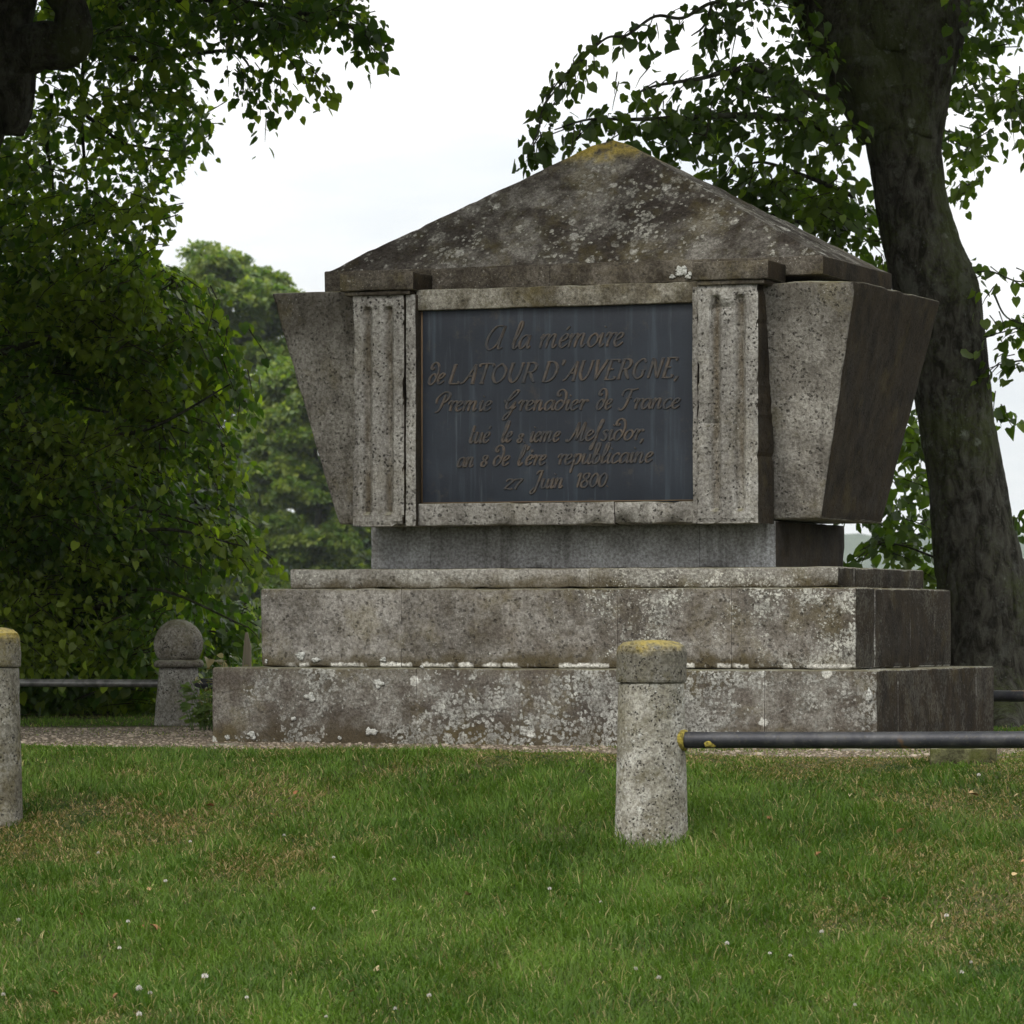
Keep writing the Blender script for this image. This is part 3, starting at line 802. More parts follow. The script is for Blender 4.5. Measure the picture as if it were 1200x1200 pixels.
def tube(pts, radii, n=12, per=6, nz_amp=0.0, nz_scale=3.0, seed=0, close=True, ridge=0.0):
    """smooth tapered tube through pts"""
    P = [Vector(p) for p in pts]; m = len(P)
    Q = [P[0] * 2 - P[1]] + P + [P[-1] * 2 - P[-2]]
    RR = [radii[0]] + list(radii) + [radii[-1]]
    C, r = [], []
    for i in range(1, m):
        for k in range(per):
            t = k / per
            a, b, c, d = Q[i - 1], Q[i], Q[i + 1], Q[i + 2]
            C.append(.5 * (2 * b + (c - a) * t + (2 * a - 5 * b + 4 * c - d) * t * t + (3 * b - a - 3 * c + d) * t ** 3))
            r.append(RR[i] * (1 - t) + RR[i + 1] * t)
    C.append(P[-1]); r.append(radii[-1])
    V, F = [], []
    T = (C[1] - C[0]).normalized()
    nn = T.cross(Vector((.31, .2, .93))).normalized() if abs(T.z) < .9 else T.cross(Vector((0, 1, 0))).normalized()
    for i, c in enumerate(C):
        T = (C[min(i + 1, len(C) - 1)] - C[max(i - 1, 0)]).normalized()
        nn = (nn - T * nn.dot(T)).normalized(); bb = T.cross(nn)
        for k in range(n):
            a = 2 * math.pi * k / n
            d = nn * math.cos(a) + bb * math.sin(a)
            rr = r[i]
            if nz_amp:
                w = (c + d * rr) * nz_scale + Vector((seed, 0, 0))
                rr *= 1 + nz_amp * (noise.noise(Vector((w.x, w.y, w.z * .5))) + .5 * noise.noise(Vector((w.x * 3, w.y * 3, w.z))) + .25 * noise.noise(Vector((w.x * 9, w.y * 9, w.z * 4))))
            if ridge:
                w = c + d * r[i]; w = Vector((w.x * 13 + seed, w.y * 13, w.z * 3.4))
                rr -= ridge * (1 - min(1, abs(noise.noise(w)) * 4.5)) + ridge * .5 * noise.noise(w * 2.7)
            V.append(c + d * rr)
    for i in range(len(C) - 1):
        for k in range(n):
            a = i * n + k; b = i * n + (k + 1) % n
            F.append((a, b, b + n, a + n))
    if close: F.append(tuple(range(n))[::-1]); F.append(tuple(range(len(V) - n, len(V))))
    return V, F
def merge(parts):
    V, F = [], []
    for v, f in parts:
        b = len(V); V += list(v); F += [tuple(i + b for i in q) for q in f]
    return V, F

B0 = drum_bollard(.667, 20.42, EYE - (750 - HZ) / 5000 * 20.42, 'pale drum bollard with yellow-topped cap standing on the lawn before the monument', 2,
                  (.40, .385, .345), (.22, .205, .165), .5, .5)
B1 = drum_bollard(-2.67, 21.75, EYE - (735 - HZ) / 5000 * 21.75, 'mossy drum bollard cut by the left edge of the picture', 12,
                  (.26, .25, .215), (.13, .12, .095), .25, .55, .4)
def ball_bollard(x, y, label, seed):
    e = empty('ball_topped_bollard', (x, y, -.03), 0, label=label, cat='bollard', group='round-headed bollards behind the monument')
    H = EYE - (725.5 - HZ) / 5000 * y + .03
    R_ = .171
    zc = H - R_
    m1 = mat_bollard('ball bollard stone', e, (.30, .285, .25), (.17, .155, .13), 0, seed, .25, .4, .3)
    ms = mat_bollard('ball shaft stone', e, (.33, .32, .29), (.19, .18, .155), 0, seed + 2, .2, .35)
    zb = zc - .105
    V, F = lathe(prof([(.125, zb - .002)] + [(R_ * math.cos(a), zc + R_ * math.sin(a)) for a in np.linspace(-.62, math.pi / 2 - .02, 14)], .02), seed=seed, bump_=.002)
    link('ball_head', py_mesh('ball', V, F), m1, e)
    V, F = lathe(prof([(.14, zb - .055)] + [(.150 + .026 * math.cos(a), zb - .03 + .026 * math.sin(a)) for a in np.linspace(-1.4, 1.4, 7)] + [(.14, zb - .002)], .02), seed=seed + 1, bump_=.0015)
    link('neck_ring', py_mesh('ring', V, F), m1, e)
    V, F = lathe(prof([(.175, -.05), (.172, 0), (.132, zb - .057)]), seed=seed + 2, bump_=.002)
    link('shaft', py_mesh('shaft', V, F), ms, e)
    return e
BB = (-2.291, 29.3)
ball_bollard(*BB, 'round-headed grey bollard with neck ring left of the monument', 31)
# rails. front one runs right from the pale bollard
dx, dy = cT, -sT
def rail(name, pts, r, label, group=None, patch=None):
    V, F = tube(pts, [r] * len(pts), n=20, per=14, nz_amp=.03, nz_scale=9)
    e = empty(name, pts[0], 0, label=label, cat='rail', group=group)
    me = py_mesh(name, [v - Vector(pts[0]) for v in V], F)
    link('bar', me, patch or M_iron, e)
    return e
zr = EYE - (867 - HZ) / 5000 * 20.42
s0 = Vector((.667 + dx * .10, 20.42 + dy * .10, zr))
rl = rail('iron_rail', [s0, s0 + Vector((dx, dy, .01)) * 1.3, s0 + Vector((dx * 2.6, dy * 2.6, .03)), s0 + Vector((dx * 4.0, dy * 4.0, .03))], .0395,
     'thick dark iron rail running right from the pale front bollard', 'iron rails between the bollards')
V, F = tube([s0 + Vector((dx * .035, dy * .035, 0)), s0 + Vector((dx * .075, dy * .075, 0))], [.058, .05], n=16, per=3, nz_amp=.12, nz_scale=20)
link('lichened_collar', py_mesh('collar', [v - s0 for v in V], F), M_lich, rl)
# yellow lichen patch on the bar
def blob(c, rx, ry, rz, n=14, amp=.25, seed=0):
    V, F = [], []
    for i in range(n + 1):
        th = math.pi * i / n
        for k in range(n):
            a = 2 * math.pi * k / n
            d = Vector((math.sin(th) * math.cos(a), math.sin(th) * math.sin(a), math.cos(th)))
            q = 1 + amp * noise.noise(d * 2.3 + Vector((seed, 0, 0)))
            V.append((c[0] + d.x * rx * q, c[1] + d.y * ry * q, c[2] + d.z * rz * q))
    for i in range(n):
        for k in range(n):
            F.append((i * n + k, i * n + (k + 1) % n, (i + 1) * n + (k + 1) % n, (i + 1) * n + k))
    return V, F
V, F = blob((dx * .20, dy * .20 - .034, -.016), .034, .008, .017, seed=4)
link('lichen_patch', py_mesh('lichen', V, F), M_lich, rl)
# back rails
zl = EYE - (801 - HZ) / 5000 * 29.3
b0 = Vector((BB[0], BB[1], zl))
def bvec(t, dz=0): return b0 + Vector((dx * t, dy * t, dz))
rail('iron_rail', [bvec(-.09), bvec(-1.5, 0), bvec(-3.2, .01)], .027, 'thin iron rail between the left bollards, under the dark branches', 'iron rails between the bollards', patch=M_sheen_iron)
rail('iron_rail', [bvec(.09), bvec(1.5), bvec(3.0), bvec(4.4)], .036, 'short stub of rail between the round-headed bollard and the monument step', 'iron rails between the bollards')
zr2 = EYE - (816 - HZ) / 5000 * 27.1
rail('iron_rail', [Vector((2.35, 27.55, zr2)), Vector((3.4, 27.1, zr2)), Vector((5.5, 26.3, zr2))], .036, 'dark rail end showing between the monument and the right tree', 'iron rails between the bollards')

# thick white lichen crusts on the band and the steps
_w = N('white lichen crust'); _wp = _w.new('ShaderNodeNewGeometry').outputs['Position']
_wf = _w.noise(_wp, 90, 5, .7)
M_white = _w.end(_w.bsdf(_w.mix(_w.step(_wf, .36, .6), (.30, .30, .27), (.66, .66, .62)), .95, _w.bump(_wf, 1, .008)))
for i, (px, py, v, rx, rz) in enumerate([(798, 318, -.737, 9, 7), (806, 324, -.737, 5, 5), (788, 325, -.737, 4, 3), (352, 768, -.997, 9, 5), (369, 774, -.997, 7, 4), (312, 775, -.997, 3, 2.5), (449, 773, -.997, 4, 3),
                                        (436, 858, -1.249, 8, 7), (295, 862, -1.249, 6, 5), (266, 864, -1.249, 3, 3), (362, 817, -1.249, 7, 6), (345, 842, -1.249, 4, 4), (443, 800, -1.249, 7, 6), (398, 865, -1.249, 4, 3), (495, 781, -1.249, 3, 2), (1019, 815, -1.249, 4, 9)]):
    u_, z_ = inv(px, py, v)
    parts = []
    for k in range(7):
        a = rng.uniform(0, 6.28); q = rng.uniform(0, .75)
        parts.append(blob((math.cos(a) * q * rx / 200, 0, math.sin(a) * q * rz / 200), rx / 200 * rng.uniform(.3, .6), .006, rz / 200 * rng.uniform(.3, .6), n=9, amp=.7, seed=i * 9 + k))
    V, F = merge(parts)
    o = link('lichen_crust', py_mesh('lichen_crust', V, F), M_white, mon); o.location = (u_, v, z_)

# weathered little stake behind the monument, left
def wood():
    n = N('weathered wood'); P = n.new('ShaderNodeNewGeometry').outputs['Position']
    a = n.noise(n.mapping(P, scale=(30, 30, 3)), 1.5, 5)
    return n.end(n.bsdf(n.mix(a, (.16, .13, .09), (.40, .34, .25)), .9, n.bump(a, .5, .004)))
M_wood = wood()
sp = at(289, 779, 30.5)
V = []; F = []
zt = EYE - (741 - HZ) / 5000 * 30.5
for z_, w in ((-.05, .036), (.22, .034), (.36, .028), (.37, .034), (zt - .10, .026), (zt, .008)):
    o_ = .014 * noise.noise(Vector((z_ * 8, 1, 2)))
    V += [(-w + o_, -.02, z_), (w + o_, -.02, z_), (w + o_, .02, z_), (-w + o_, .02, z_)]
for i in range(5):
    for k in range(4): F.append((i * 4 + k, i * 4 + (k + 1) % 4, i * 4 + 4 + (k + 1) % 4, i * 4 + 4 + k))
F += [(3, 2, 1, 0), (20, 21, 22, 23)]
st_ = link('wooden_stake', py_mesh('stake', V, F, False), M_wood)
st_.location = (sp.x, sp.y, 0)
tag(st_, 'short pointed wooden stake standing behind the left end of the steps', 'stake')

# ------------------------------------------------------------------ foliage
def leaf_mat(name, c1, c2, c3, trans=.45, tint=None):
    n = N(name)
    geo = n.new('ShaderNodeNewGeometry')
    rnd = geo.outputs['Random Per Island']
    P = geo.outputs['Position']
    a = n.noise(P, .9, 3)
    c = n.mix(rnd, c1, c2)
    c = n.mix(n.mul(n.step(n.add(n.mul(a, .6), n.mul(n.noise(P, 4.0, 3), .4)), .47, .58), .8), c, c3)
    hue = n.mix(n.step(n.math('FRACT', n.mul(rnd, 17.3)), .93, .97), c, tuple(min(1, x * 1.5) for x in c3))
    d = n.new('ShaderNodeBsdfPrincipled'); n.put(d.inputs['Base Color'], hue); n.put(d.inputs['Roughness'], .42); n.put(d.inputs['Specular IOR Level'], .45)
    t = n.new('ShaderNodeBsdfTranslucent'); n.put(t.inputs['Color'], n.mix(1, hue, (1.5, 1.75, .6), 'MULTIPLY'))
    m = n.new('ShaderNodeMixShader'); n.put(m.inputs[0], trans)
    n.t.links.new(d.outputs[0], m.inputs[1]); n.t.links.new(t.outputs[0], m.inputs[2])
    return n.end(m.outputs[0])
M_leafL = leaf_mat('linden leaves left', (.034, .074, .010), (.078, .138, .016), (.190, .240, .026), .52)
M_leafR = leaf_mat('linden leaves right', (.034, .064, .010), (.070, .115, .015), (.115, .160, .022), .5)
M_leafF = leaf_mat('far leaves', (.055, .102, .016), (.105, .162, .026), (.205, .240, .038), .40)
M_leafD = leaf_mat('dark far leaves', (.028, .058, .024), (.050, .090, .035), (.07, .115, .040), .3)
def bark():
    n = N('linden bark'); P = n.new('ShaderNodeNewGeometry').outputs['Position']
    r = n.noise(n.mapping(P, scale=(9, 9, 3.6)), 1.6, 7, .68, .6)
    a = n.noise(P, 2.2, 5); f = n.noise(P, 38, 5, .7)
    c = n.mix(n.step(r, .38, .64), (.018, .016, .012), (.072, .068, .054))
    c = n.mix(n.mul(n.step(n.add(n.mul(a, .6), n.mul(f, .4)), .45, .6), .65), c, (.055, .068, .020))
    c = n.mix(n.mul(n.step(n.noise(P, 7.5, 8, .72), .50, .64), .38), c, (.120, .122, .105))
    d = n.voro(n.mix(.10, P, n.noise(P, 11, 5, .7, col=True), 'ADD'), 6)
    lm = n.mul(n.step(d, .24, .15), n.step(a, .50, .6))
    d2 = n.voro(n.mix(.03, P, n.noise(P, 24, 4, col=True), 'ADD'), 26)
    lm2 = n.mul(n.step(d2, .25, .12), n.step(n.noise(P, 3.3, 4), .47, .58))
    c = n.mix(n.mul(n.math('MAXIMUM', lm, n.mul(lm2, .5)), n.step(f, .35, .6, .1, .6)), c, (.22, .235, .20))
    return n.end(n.bsdf(c, .95, n.bump(n.add(n.mul(r, 1.2), n.mul(f, .3)), 1.0, .03), spec=.12))
M_bark = bark()
M_twig_n = N('twig'); M_twig = M_twig_n.end(M_twig_n.bsdf((.035, .027, .018), .9))

HEART = np.array([(0, 0, 0), (.30, -.10, .04), (.52, .22, .09), (.40, .62, .07), (0, 1.08, -.05), (-.40, .62, .07), (-.52, .22, .09), (-.30, -.10, .04), (0, .45, -.02)], float)
HEART_F = np.array([(8, 0, 1), (8, 1, 2), (8, 2, 3), (8, 3, 4), (8, 4, 5), (8, 5, 6), (8, 6, 7), (8, 7, 0)])
KITE = np.array([(0, 0, 0), (.45, .42, .08), (0, 1.0, -.05), (-.45, .42, .08)], float)
KITE_F = np.array([(0, 1, 2), (0, 2, 3)])
def norm(a): return a / np.maximum(1e-9, np.linalg.norm(a, axis=1, keepdims=True))
def leaves_mesh(name, pos, tip, nrm, size, tpl=HEART, tf=HEART_F):
    n = len(pos); tip = norm(tip); x = norm(np.cross(tip, nrm)); nr = np.cross(x, tip)
    T = tpl
    bend = rng.uniform(-1.2, 1.8, n)
    cup = rng.uniform(-1.2, 3.2, n)
    loc = np.repeat(T[None], n, 0)
    loc[:, :, 0] *= rng.uniform(.72, 1.1, n)[:, None] * (1 + .12 * np.sign(T[None, :, 0]) * rng.uniform(-1, 1, (n, 1)))
    loc[:, :, 0] += (T[None, :, 1] ** 2) * rng.uniform(-.16, .16, (n, 1))
    loc[:, :, 2] = T[None, :, 2] * cup[:, None] - (T[None, :, 1] ** 2) * bend[:, None] * .22
    loc *= size[:, None, None]
    V = pos[:, None] + loc[..., :1] * x[:, None] + loc[..., 1:2] * tip[:, None] + loc[..., 2:] * nr[:, None]
    F = (tf[None] + (np.arange(n) * len(T))[:, None, None]).reshape(-1, 3)
    return np_mesh(name, V.reshape(-1, 3), F)
class Foliage:
    """collects drooping sprays: a thin twig with leaves hanging on both sides"""
    def __init__(s): s.pos = []; s.tip = []; s.nrm = []; s.size = []; s.tw = []; s.ntw = 0
    def spray(s, p, d, ln, k, size, droop=.5, twig=True, spread=.06):
        p = np.asarray(p, float); d = np.asarray(d, float); d = d / np.linalg.norm(d)
        ts = (np.arange(k) + rng.uniform(.1, .9, k)) / k
        g = np.array([0, 0, -1.0])
        pts = p + np.outer(ts * ln, d) + np.outer(ts ** 2 * ln * droop, g)
        side = np.cross(d, g); side = side / (np.linalg.norm(side) + 1e-9)
        sgn = np.where(np.arange(k) % 2 == 0, 1, -1)[:, None]
        off = sgn * side * spread * rng.uniform(.4, 1.3, (k, 1)) + rng.normal(0, spread * .45, (k, 3))
        tip = sgn * side * .55 + d * .45 + g * rng.uniform(.3, 1.3, (k, 1)) + rng.normal(0, .35, (k, 3))
        nr = np.array([0, -.25, .9]) + rng.normal(0, .55, (k, 3))
        s.pos.append(pts + off); s.tip.append(tip); s.nrm.append(nr)
        s.size.append(size * rng.uniform(.45, 1.25, k))
        if twig:
            s.tw.append([p, p + d * ln * .5 + g * ln * .25 * droop, p + d * ln * .72 + g * ln * .52 * droop])
    def arrays(s):
        return np.concatenate(s.pos), np.concatenate(s.tip), np.concatenate(s.nrm), np.concatenate(s.size)
    def twigs_mesh(s, name, r=.004):
        T = np.array(s.tw)                                  # n,3,3
        n = len(T); A = np.array([(0, 1), (.87, -.5), (-.87, -.5)])
        V = np.zeros((n, 3, 3, 3))
        dirs = norm((T[:, 2] - T[:, 0]))
        x = norm(np.cross(dirs, np.array([[.1, .2, 1.0]]) + 0 * dirs)); y = np.cross(dirs, x)
        for i, rr in enumerate((1.3, .9, .4)):
            for k in range(3):
                V[:, i, k] = T[:, i] + x * A[k, 0] * r * rr + y * A[k, 1] * r * rr
        f = []
        for i in range(2):
            for k in range(3): f.append((i * 3 + k, i * 3 + (k + 1) % 3, i * 3 + 3 + (k + 1) % 3, i * 3 + 3 + k))
        F = (np.array(f)[None] + (np.arange(n) * 9)[:, None, None]).reshape(-1, 4)
        return np_mesh(name, V.reshape(-1, 3), F)
def inpoly(x, y, P):
    c = False; j = len(P) - 1
    for i in range(len(P)):
        if (P[i][1] > y) != (P[j][1] > y) and x < (P[j][0] - P[i][0]) * (y - P[i][1]) / (P[j][1] - P[i][1]) + P[i][0]: c = not c
        j = i
    return c
def fill(fo, poly, Y0, Y1, n, size, ln=(.35, .8), k=(10, 20), out=None, droop=.55, clump=0.0, seed=1):
    xs = [p[0] for p in poly]; ys = [p[1] for p in poly]
    c = 0; tries = 0
    while c < n and tries < n * 60:
        tries += 1
        x = rng.uniform(min(xs), max(xs)); y = rng.uniform(min(ys), max(ys))
        if not inpoly(x, y, poly): continue
        Y = rng.uniform(Y0, Y1)
        p = at(x, y, Y)
        if clump:
            q = noise.noise(Vector((p.x * 1.6 + seed, p.y * .9, p.z * 1.6)))
            if q < clump * .5 - .25 + rng.uniform(-.08, .08): continue
        a = rng.uniform(0, 2 * math.pi)
        d = np.array([math.cos(a), math.sin(a), rng.uniform(-.35, .35)])
        if out is not None: d += np.array(out)
        l_ = rng.uniform(*ln)
        p = np.array(p) - d * l_ * .5 + np.array([0, 0, l_ * droop * .3])
        fo.spray(p, d, l_, int(rng.integers(*k)), size, droop)
        c += 1
def along(fo, px, Y, n, size, ln=(.2, .5), k=(6, 12), jit=.08, droop=.6):
    """sprays hanging from a branchlet given by photo points; returns its 3D path"""
    P = [at(x, y, Y + dy_) for x, y, dy_ in px]
    for i in range(n):
        t = rng.uniform(0, len(P) - 1.001); j = int(t); f = t - j
        p = P[j] * (1 - f) + P[j + 1] * f
        dd = (P[j + 1] - P[j]).normalized()
        a = rng.uniform(0, 2 * math.pi)
        d = np.array(dd) * .9 + np.array([math.cos(a), math.sin(a), rng.uniform(-.5, .3)]) * .7
        fo.spray(np.array(p) + rng.normal(0, jit, 3), d, rng.uniform(*ln), int(rng.integers(*k)), size, droop)
    return P
def build_tree(name, fo, mat, limbs, loc, label, group, single=300, leaf=None, far=False):
    e = empty(name, loc, 0, label=label, cat='tree', group=group)
    o = Vector(loc)
    for nm, parts in limbs:
        V, F = merge(parts)
        link(nm, py_mesh(nm, [Vector(v) - o for v in V], F), M_bark, e)
    pos, tip, nr, sz = fo.arrays(); pos = pos - np.array(o)
    idx = np.arange(len(pos))
    if single:
        # the leaves that show largest and clearest are single objects sharing one of four meshes
        w = pos + np.array(o)
        px = 600 + 5000 * w[:, 0] / w[:, 1]; py = HZ - 5000 * (w[:, 2] - EYE) / w[:, 1]
        ok = (px > 4) & (px < 1196) & (py > 4) & (py < 1000)
        score = w[:, 1] - sz * 40 + np.where(ok, 0, 1e3) + rng.uniform(0, 1.2, len(w))
        pick = np.argsort(score)[:single]
        me4 = []
        for i in range(4):
            m = leaves_mesh('leaf', np.zeros((1, 3)), np.array([[0, 1.0, 0]]), np.array([[0, 0, 1.0]]), np.array([1.0])); m.materials.append(mat); me4.append(m)
        for i in pick:
            t = Vector(tip[i]).normalized(); x = t.cross(Vector(nr[i])).normalized(); z = x.cross(t)
            M = Matrix((x, t, z)).transposed().to_4x4() @ Matrix.Scale(float(sz[i]), 4)
            M.translation = Vector(pos[i])
            lo = bpy.data.objects.new('leaf', me4[i % 4]); lo.parent = e; lo.matrix_local = M; COL.objects.link(lo)
        idx = np.setdiff1d(idx, pick)
    tpl, tf = (KITE, KITE_F) if far else (HEART, HEART_F)
    big = idx[sz[idx] > .115] if not far else idx[:0]          # crown out of view, thickened for shade, plus added shade sprays: simpler leaves
    if len(big):
        idx = np.setdiff1d(idx, big)
        tag(link('crown_and_shade_foliage', leaves_mesh('crown_and_shade_foliage', pos[big], tip[big], nr[big], sz[big], KITE, KITE_F), mat, e), kind='stuff')
    m = leaves_mesh('foliage', pos[idx], tip[idx], nr[idx], sz[idx], tpl, tf)
    tag(link('foliage', m, mat, e), kind='stuff')
    if fo.tw:
        fo.tw = [[q - np.array(o) for q in t] for t in fo.tw]
        tag(link('twigs', fo.twigs_mesh('twigs'), M_twig, e), kind='stuff')
    return e
def canopy(fo, c, r, n, size, k=(10, 18), lnr=(.6, 1.2), zmin=0, avoid=None, twig=False):
    i = 0
    while i < n:
        d = rng.normal(0, 1, 3); d /= np.linalg.norm(d)
        q = np.array(c) + d * np.array(r) * rng.uniform(.45, 1.0) ** .6
        if q[2] < zmin: continue
        if avoid and avoid(q): i += 1; continue
        fo.spray(q, d + rng.normal(0, .5, 3), rng.uniform(*lnr), int(rng.integers(*k)), size, .4, twig=twig)
        i += 1
def above_frame(q):              # keep crown and added shade sprays out of the photographed openings
    if q[1] < 2: return False
    px = 600 + 5000 * q[0] / q[1]; py = HZ - 5000 * (q[2] - EYE) / q[1]
    return -200 < px < 1400 and py > -300

# ---- right linden
YT = 29.6
def P3(x, y, dY=0): return at(x, y, YT + dY)
fR = Foliage()
def tk(px_l, px_r): return (px_r - px_l) / 2 / 5000 * YT
rows = [(858, 1098, 1232), (800, 1099, 1222), (745, 1098, 1215), (690, 1097, 1206), (630, 1092, 1190), (557, 1086, 1175), (490, 1076, 1164), (420, 1064, 1158), (350, 1048, 1150),
        (300, 1037, 1129), (250, 1028, 1114), (190, 1018, 1105), (140, 1008, 1106), (105, 1000, 1109)]
trunk = tube([P3((l + r) / 2, y) for y, l, r in rows], [tk(l, r) for y, l, r in rows], n=150, per=14, nz_amp=.045, nz_scale=2.2, seed=3, ridge=.011)
roots = [tube([P3(1160, 760), P3(1160 + a * 70, 845, b), P3(1160 + a * 130, 872, b * 2.2)], [.22, .16, .05], n=14, per=5, nz_amp=.08, seed=i)
         for i, (a, b) in enumerate(((-.6, -.3), (.9, -.2), (.2, -.5), (1.2, .6)))]
limbs_R = [('trunk', [trunk] + roots),
           ('limb', [tube([P3(1050, 150), P3(1018, 85), P3(980, 25), P3(948, -50, -.3), P3(900, -190, -.8), P3(800, -420, -1.5)], [.28, .30, .265, .22, .17, .08], n=110, per=14, nz_amp=.07, seed=5, ridge=.010)]),
           ('limb', [tube([P3(1058, 160), P3(1072, 90), P3(1092, 20), P3(1122, -70, .4), P3(1190, -250, 1), P3(1280, -480, 1.5)], [.28, .27, .25, .21, .16, .08], n=110, per=14, nz_amp=.07, seed=8, ridge=.010)]),
           ('limb', [tube([P3(1040, 60), P3(1044, 0), P3(1048, -100, .5), P3(1000, -300, 1.5)], [.28, .30, .22, .1], n=24, per=6, nz_amp=.07, seed=9)])]
br = []
def branch(px, Y, r0, r1, per=6):
    P = [at(x, y, Y + d) for x, y, d in px]
    k = len(P)
    br.append(tube(P, [r0 + (r1 - r0) * i / (k - 1) for i in range(k)], n=7, per=per, nz_amp=.1, nz_scale=6))
b1 = [(945, 5, 0), (905, -10, -.5), (868, 6, -.9), (835, 3, -1.1), (800, 21, -1.3), (768, 19, -1.4), (735, 41, -1.6), (712, 44, -1.8), (690, 62, -1.9), (655, 95, -2), (633, 130, -2)]
b1b = [(690, 62, -1.9), (640, 120, -2.0), (632, 150, -2.1), (622, 172, -2.1)]
b2 = [(835, 3, -1.1), (825, 30, -1.1), (810, 42, -1.1)]
b3 = [(985, 120, -.2), (930, 105, -.6), (880, 80, -1), (820, 92, -1.3), (770, 100, -1.5), (750, 108, -1.6)]
b4 = [(990, 160, -.2), (930, 140, -.7), (870, 135, -1), (800, 138, -1.3), (740, 140, -1.6), (690, 140, -1.8), (650, 152, -2)]
b5 = [(1000, 230, .6), (940, 205, .2), (890, 190, 0), (860, 205, 0)]
b6 = [(1020, 270, .6), (960, 265, .4), (900, 250, .2), (862, 232, .2)]
for b, r0 in ((b1, .017), (b1b, .007), (b2, .012), (b3, .03), (b4, .03), (b5, .02), (b6, .02)): branch(b, YT, r0, .004)
LS = .077
along(fR, b1[1:5], YT, 9, LS, ln=(.12, .3), k=(3, 7), jit=.04)
along(fR, [b1[0], b1[1], b1[2]], YT, 8, LS, ln=(.15, .3), k=(3, 6), jit=.03)
along(fR, b1[5:], YT, 18, LS, ln=(.12, .28), k=(4, 8), jit=.02)
along(fR, b1b, YT, 11, LS, ln=(.1, .2), k=(4, 7), jit=.025)
along(fR, [(700, 50, -1.9), (722, 95, -1.9)], YT, 2, LS, ln=(.1, .2), k=(3, 5), jit=.02)
along(fR, [(845, 10, -1), (842, 40, -1)], YT, 7, LS, ln=(.1, .22), k=(5, 9), jit=.04)
along(fR, b3, YT, 30, LS, ln=(.15, .35), k=(5, 10), jit=.06)
along(fR, b4, YT, 42, LS, ln=(.15, .38), k=(6, 11), jit=.05)
along(fR, b5, YT, 20, LS, ln=(.2, .4), k=(8, 13), jit=.07)
along(fR, b6, YT, 26, LS, ln=(.2, .45), k=(8, 14), jit=.08)
fill(fR, [(800, 0), (940, 0), (985, 90), (925, 70), (860, 20)], YT - 1.5, YT + .5, 16, LS, (.2, .4), (6, 12))
fill(fR, [(860, 70), (985, 90), (1012, 190), (960, 190), (900, 165), (800, 165), (775, 150), (800, 130)], YT - 1.4, YT + .8, 50, LS, (.25, .5), (8, 14))
fill(fR, [(880, 200), (1000, 215), (1035, 290), (1040, 325), (1000, 300), (940, 255), (880, 240)], YT - .2, YT + 1.6, 46, LS, (.25, .5), (8, 15))
fill(fR, [(740, 120), (830, 135), (850, 170), (810, 185), (770, 170)], YT - 1.6, YT - .8, 16, LS, (.2, .35), (6, 11))
# right of the trunk
fill(fR, [(1110, -30), (1215, -30), (1215, 20), (1150, 70), (1108, 80)], YT - .5, YT + 2, 38, LS, (.25, .5), (8, 14))
fill(fR, [(1112, 60), (1150, 60), (1215, 95), (1215, 125), (1165, 130), (1150, 165), (1110, 170)], YT + .2, YT + 2.2, 34, LS, (.2, .45), (7, 13))
fill(fR, [(1108, 150), (1145, 150), (1140, 215), (1122, 232), (1108, 190)], YT + .2, YT + 1.5, 15, LS, (.15, .35), (6, 10))
along(fR, [(1195, 90, .5), (1190, 150, .4), (1175, 162, .4)], YT, 8, LS, (.15, .3), (5, 8), jit=.06)
for b in ([(1132, 322, .8), (1160, 318, .4), (1195, 330, 0), (1230, 322, 0)], [(1165, 345, .4), (1180, 372, .2), (1215, 385, 0)], [(1235, 370, .4), (1190, 385, .2), (1152, 395, .2)], [(1220, 420, .6), (1180, 425, .4), (1158, 432, .4)]):
    branch(b, YT - .6, .008, .003); along(fR, b, YT - .6, 8, LS, (.12, .25), (4, 8), jit=.04)
along(fR, [(1162, 450, .4), (1170, 480, .4), (1176, 490, .4)], YT, 4, LS, (.1, .2), (4, 7), jit=.03)
along(fR, [(1235, 590, .4), (1195, 600, .4), (1188, 612, .4)], YT, 7, LS, (.1, .25), (5, 8), jit=.05)
# hanging shoots between the monument and the trunk, and behind the neck
fill(fR, [(1048, 380), (1095, 380), (1100, 680), (1055, 690), (1040, 640), (1040, 560)], YT + .6, YT + 2.2, 62, LS * 1.05, (.25, .5), (9, 15))
fill(fR, [(1000, 570), (1050, 590), (1070, 650), (1040, 650), (1012, 610)], YT + .2, YT + 1.5, 17, LS * 1.1, (.2, .35), (6, 11))
along(fR, [(1060, 640, .5), (1030, 636, .4), (1010, 645, .3)], YT, 6, LS * 1.15, (.12, .25), (4, 6), jit=.03)
along(fR, [(1005, 560, .5), (992, 600, .4)], YT, 3, LS * 1.1, (.12, .25), (4, 6), jit=.03)
branch([(1100, 655, .5), (1060, 640, .5), (1030, 636, .4), (1008, 645, .3)], YT, .009, .003)
limbs_R += [('branch', [b]) for b in br]
canopy(fR, (2.6, 28.6, 10.5), (6.8, 6.8, 5.2), 2700, .265, zmin=4.4, avoid=above_frame, k=(8, 13))
base_R = at(1160, 0, YT); base_R.z = 0
tr = build_tree('linden_tree', fR, M_leafR, limbs_R, base_R, 'dark-trunked linden tree rising behind the right end of the monument', None)

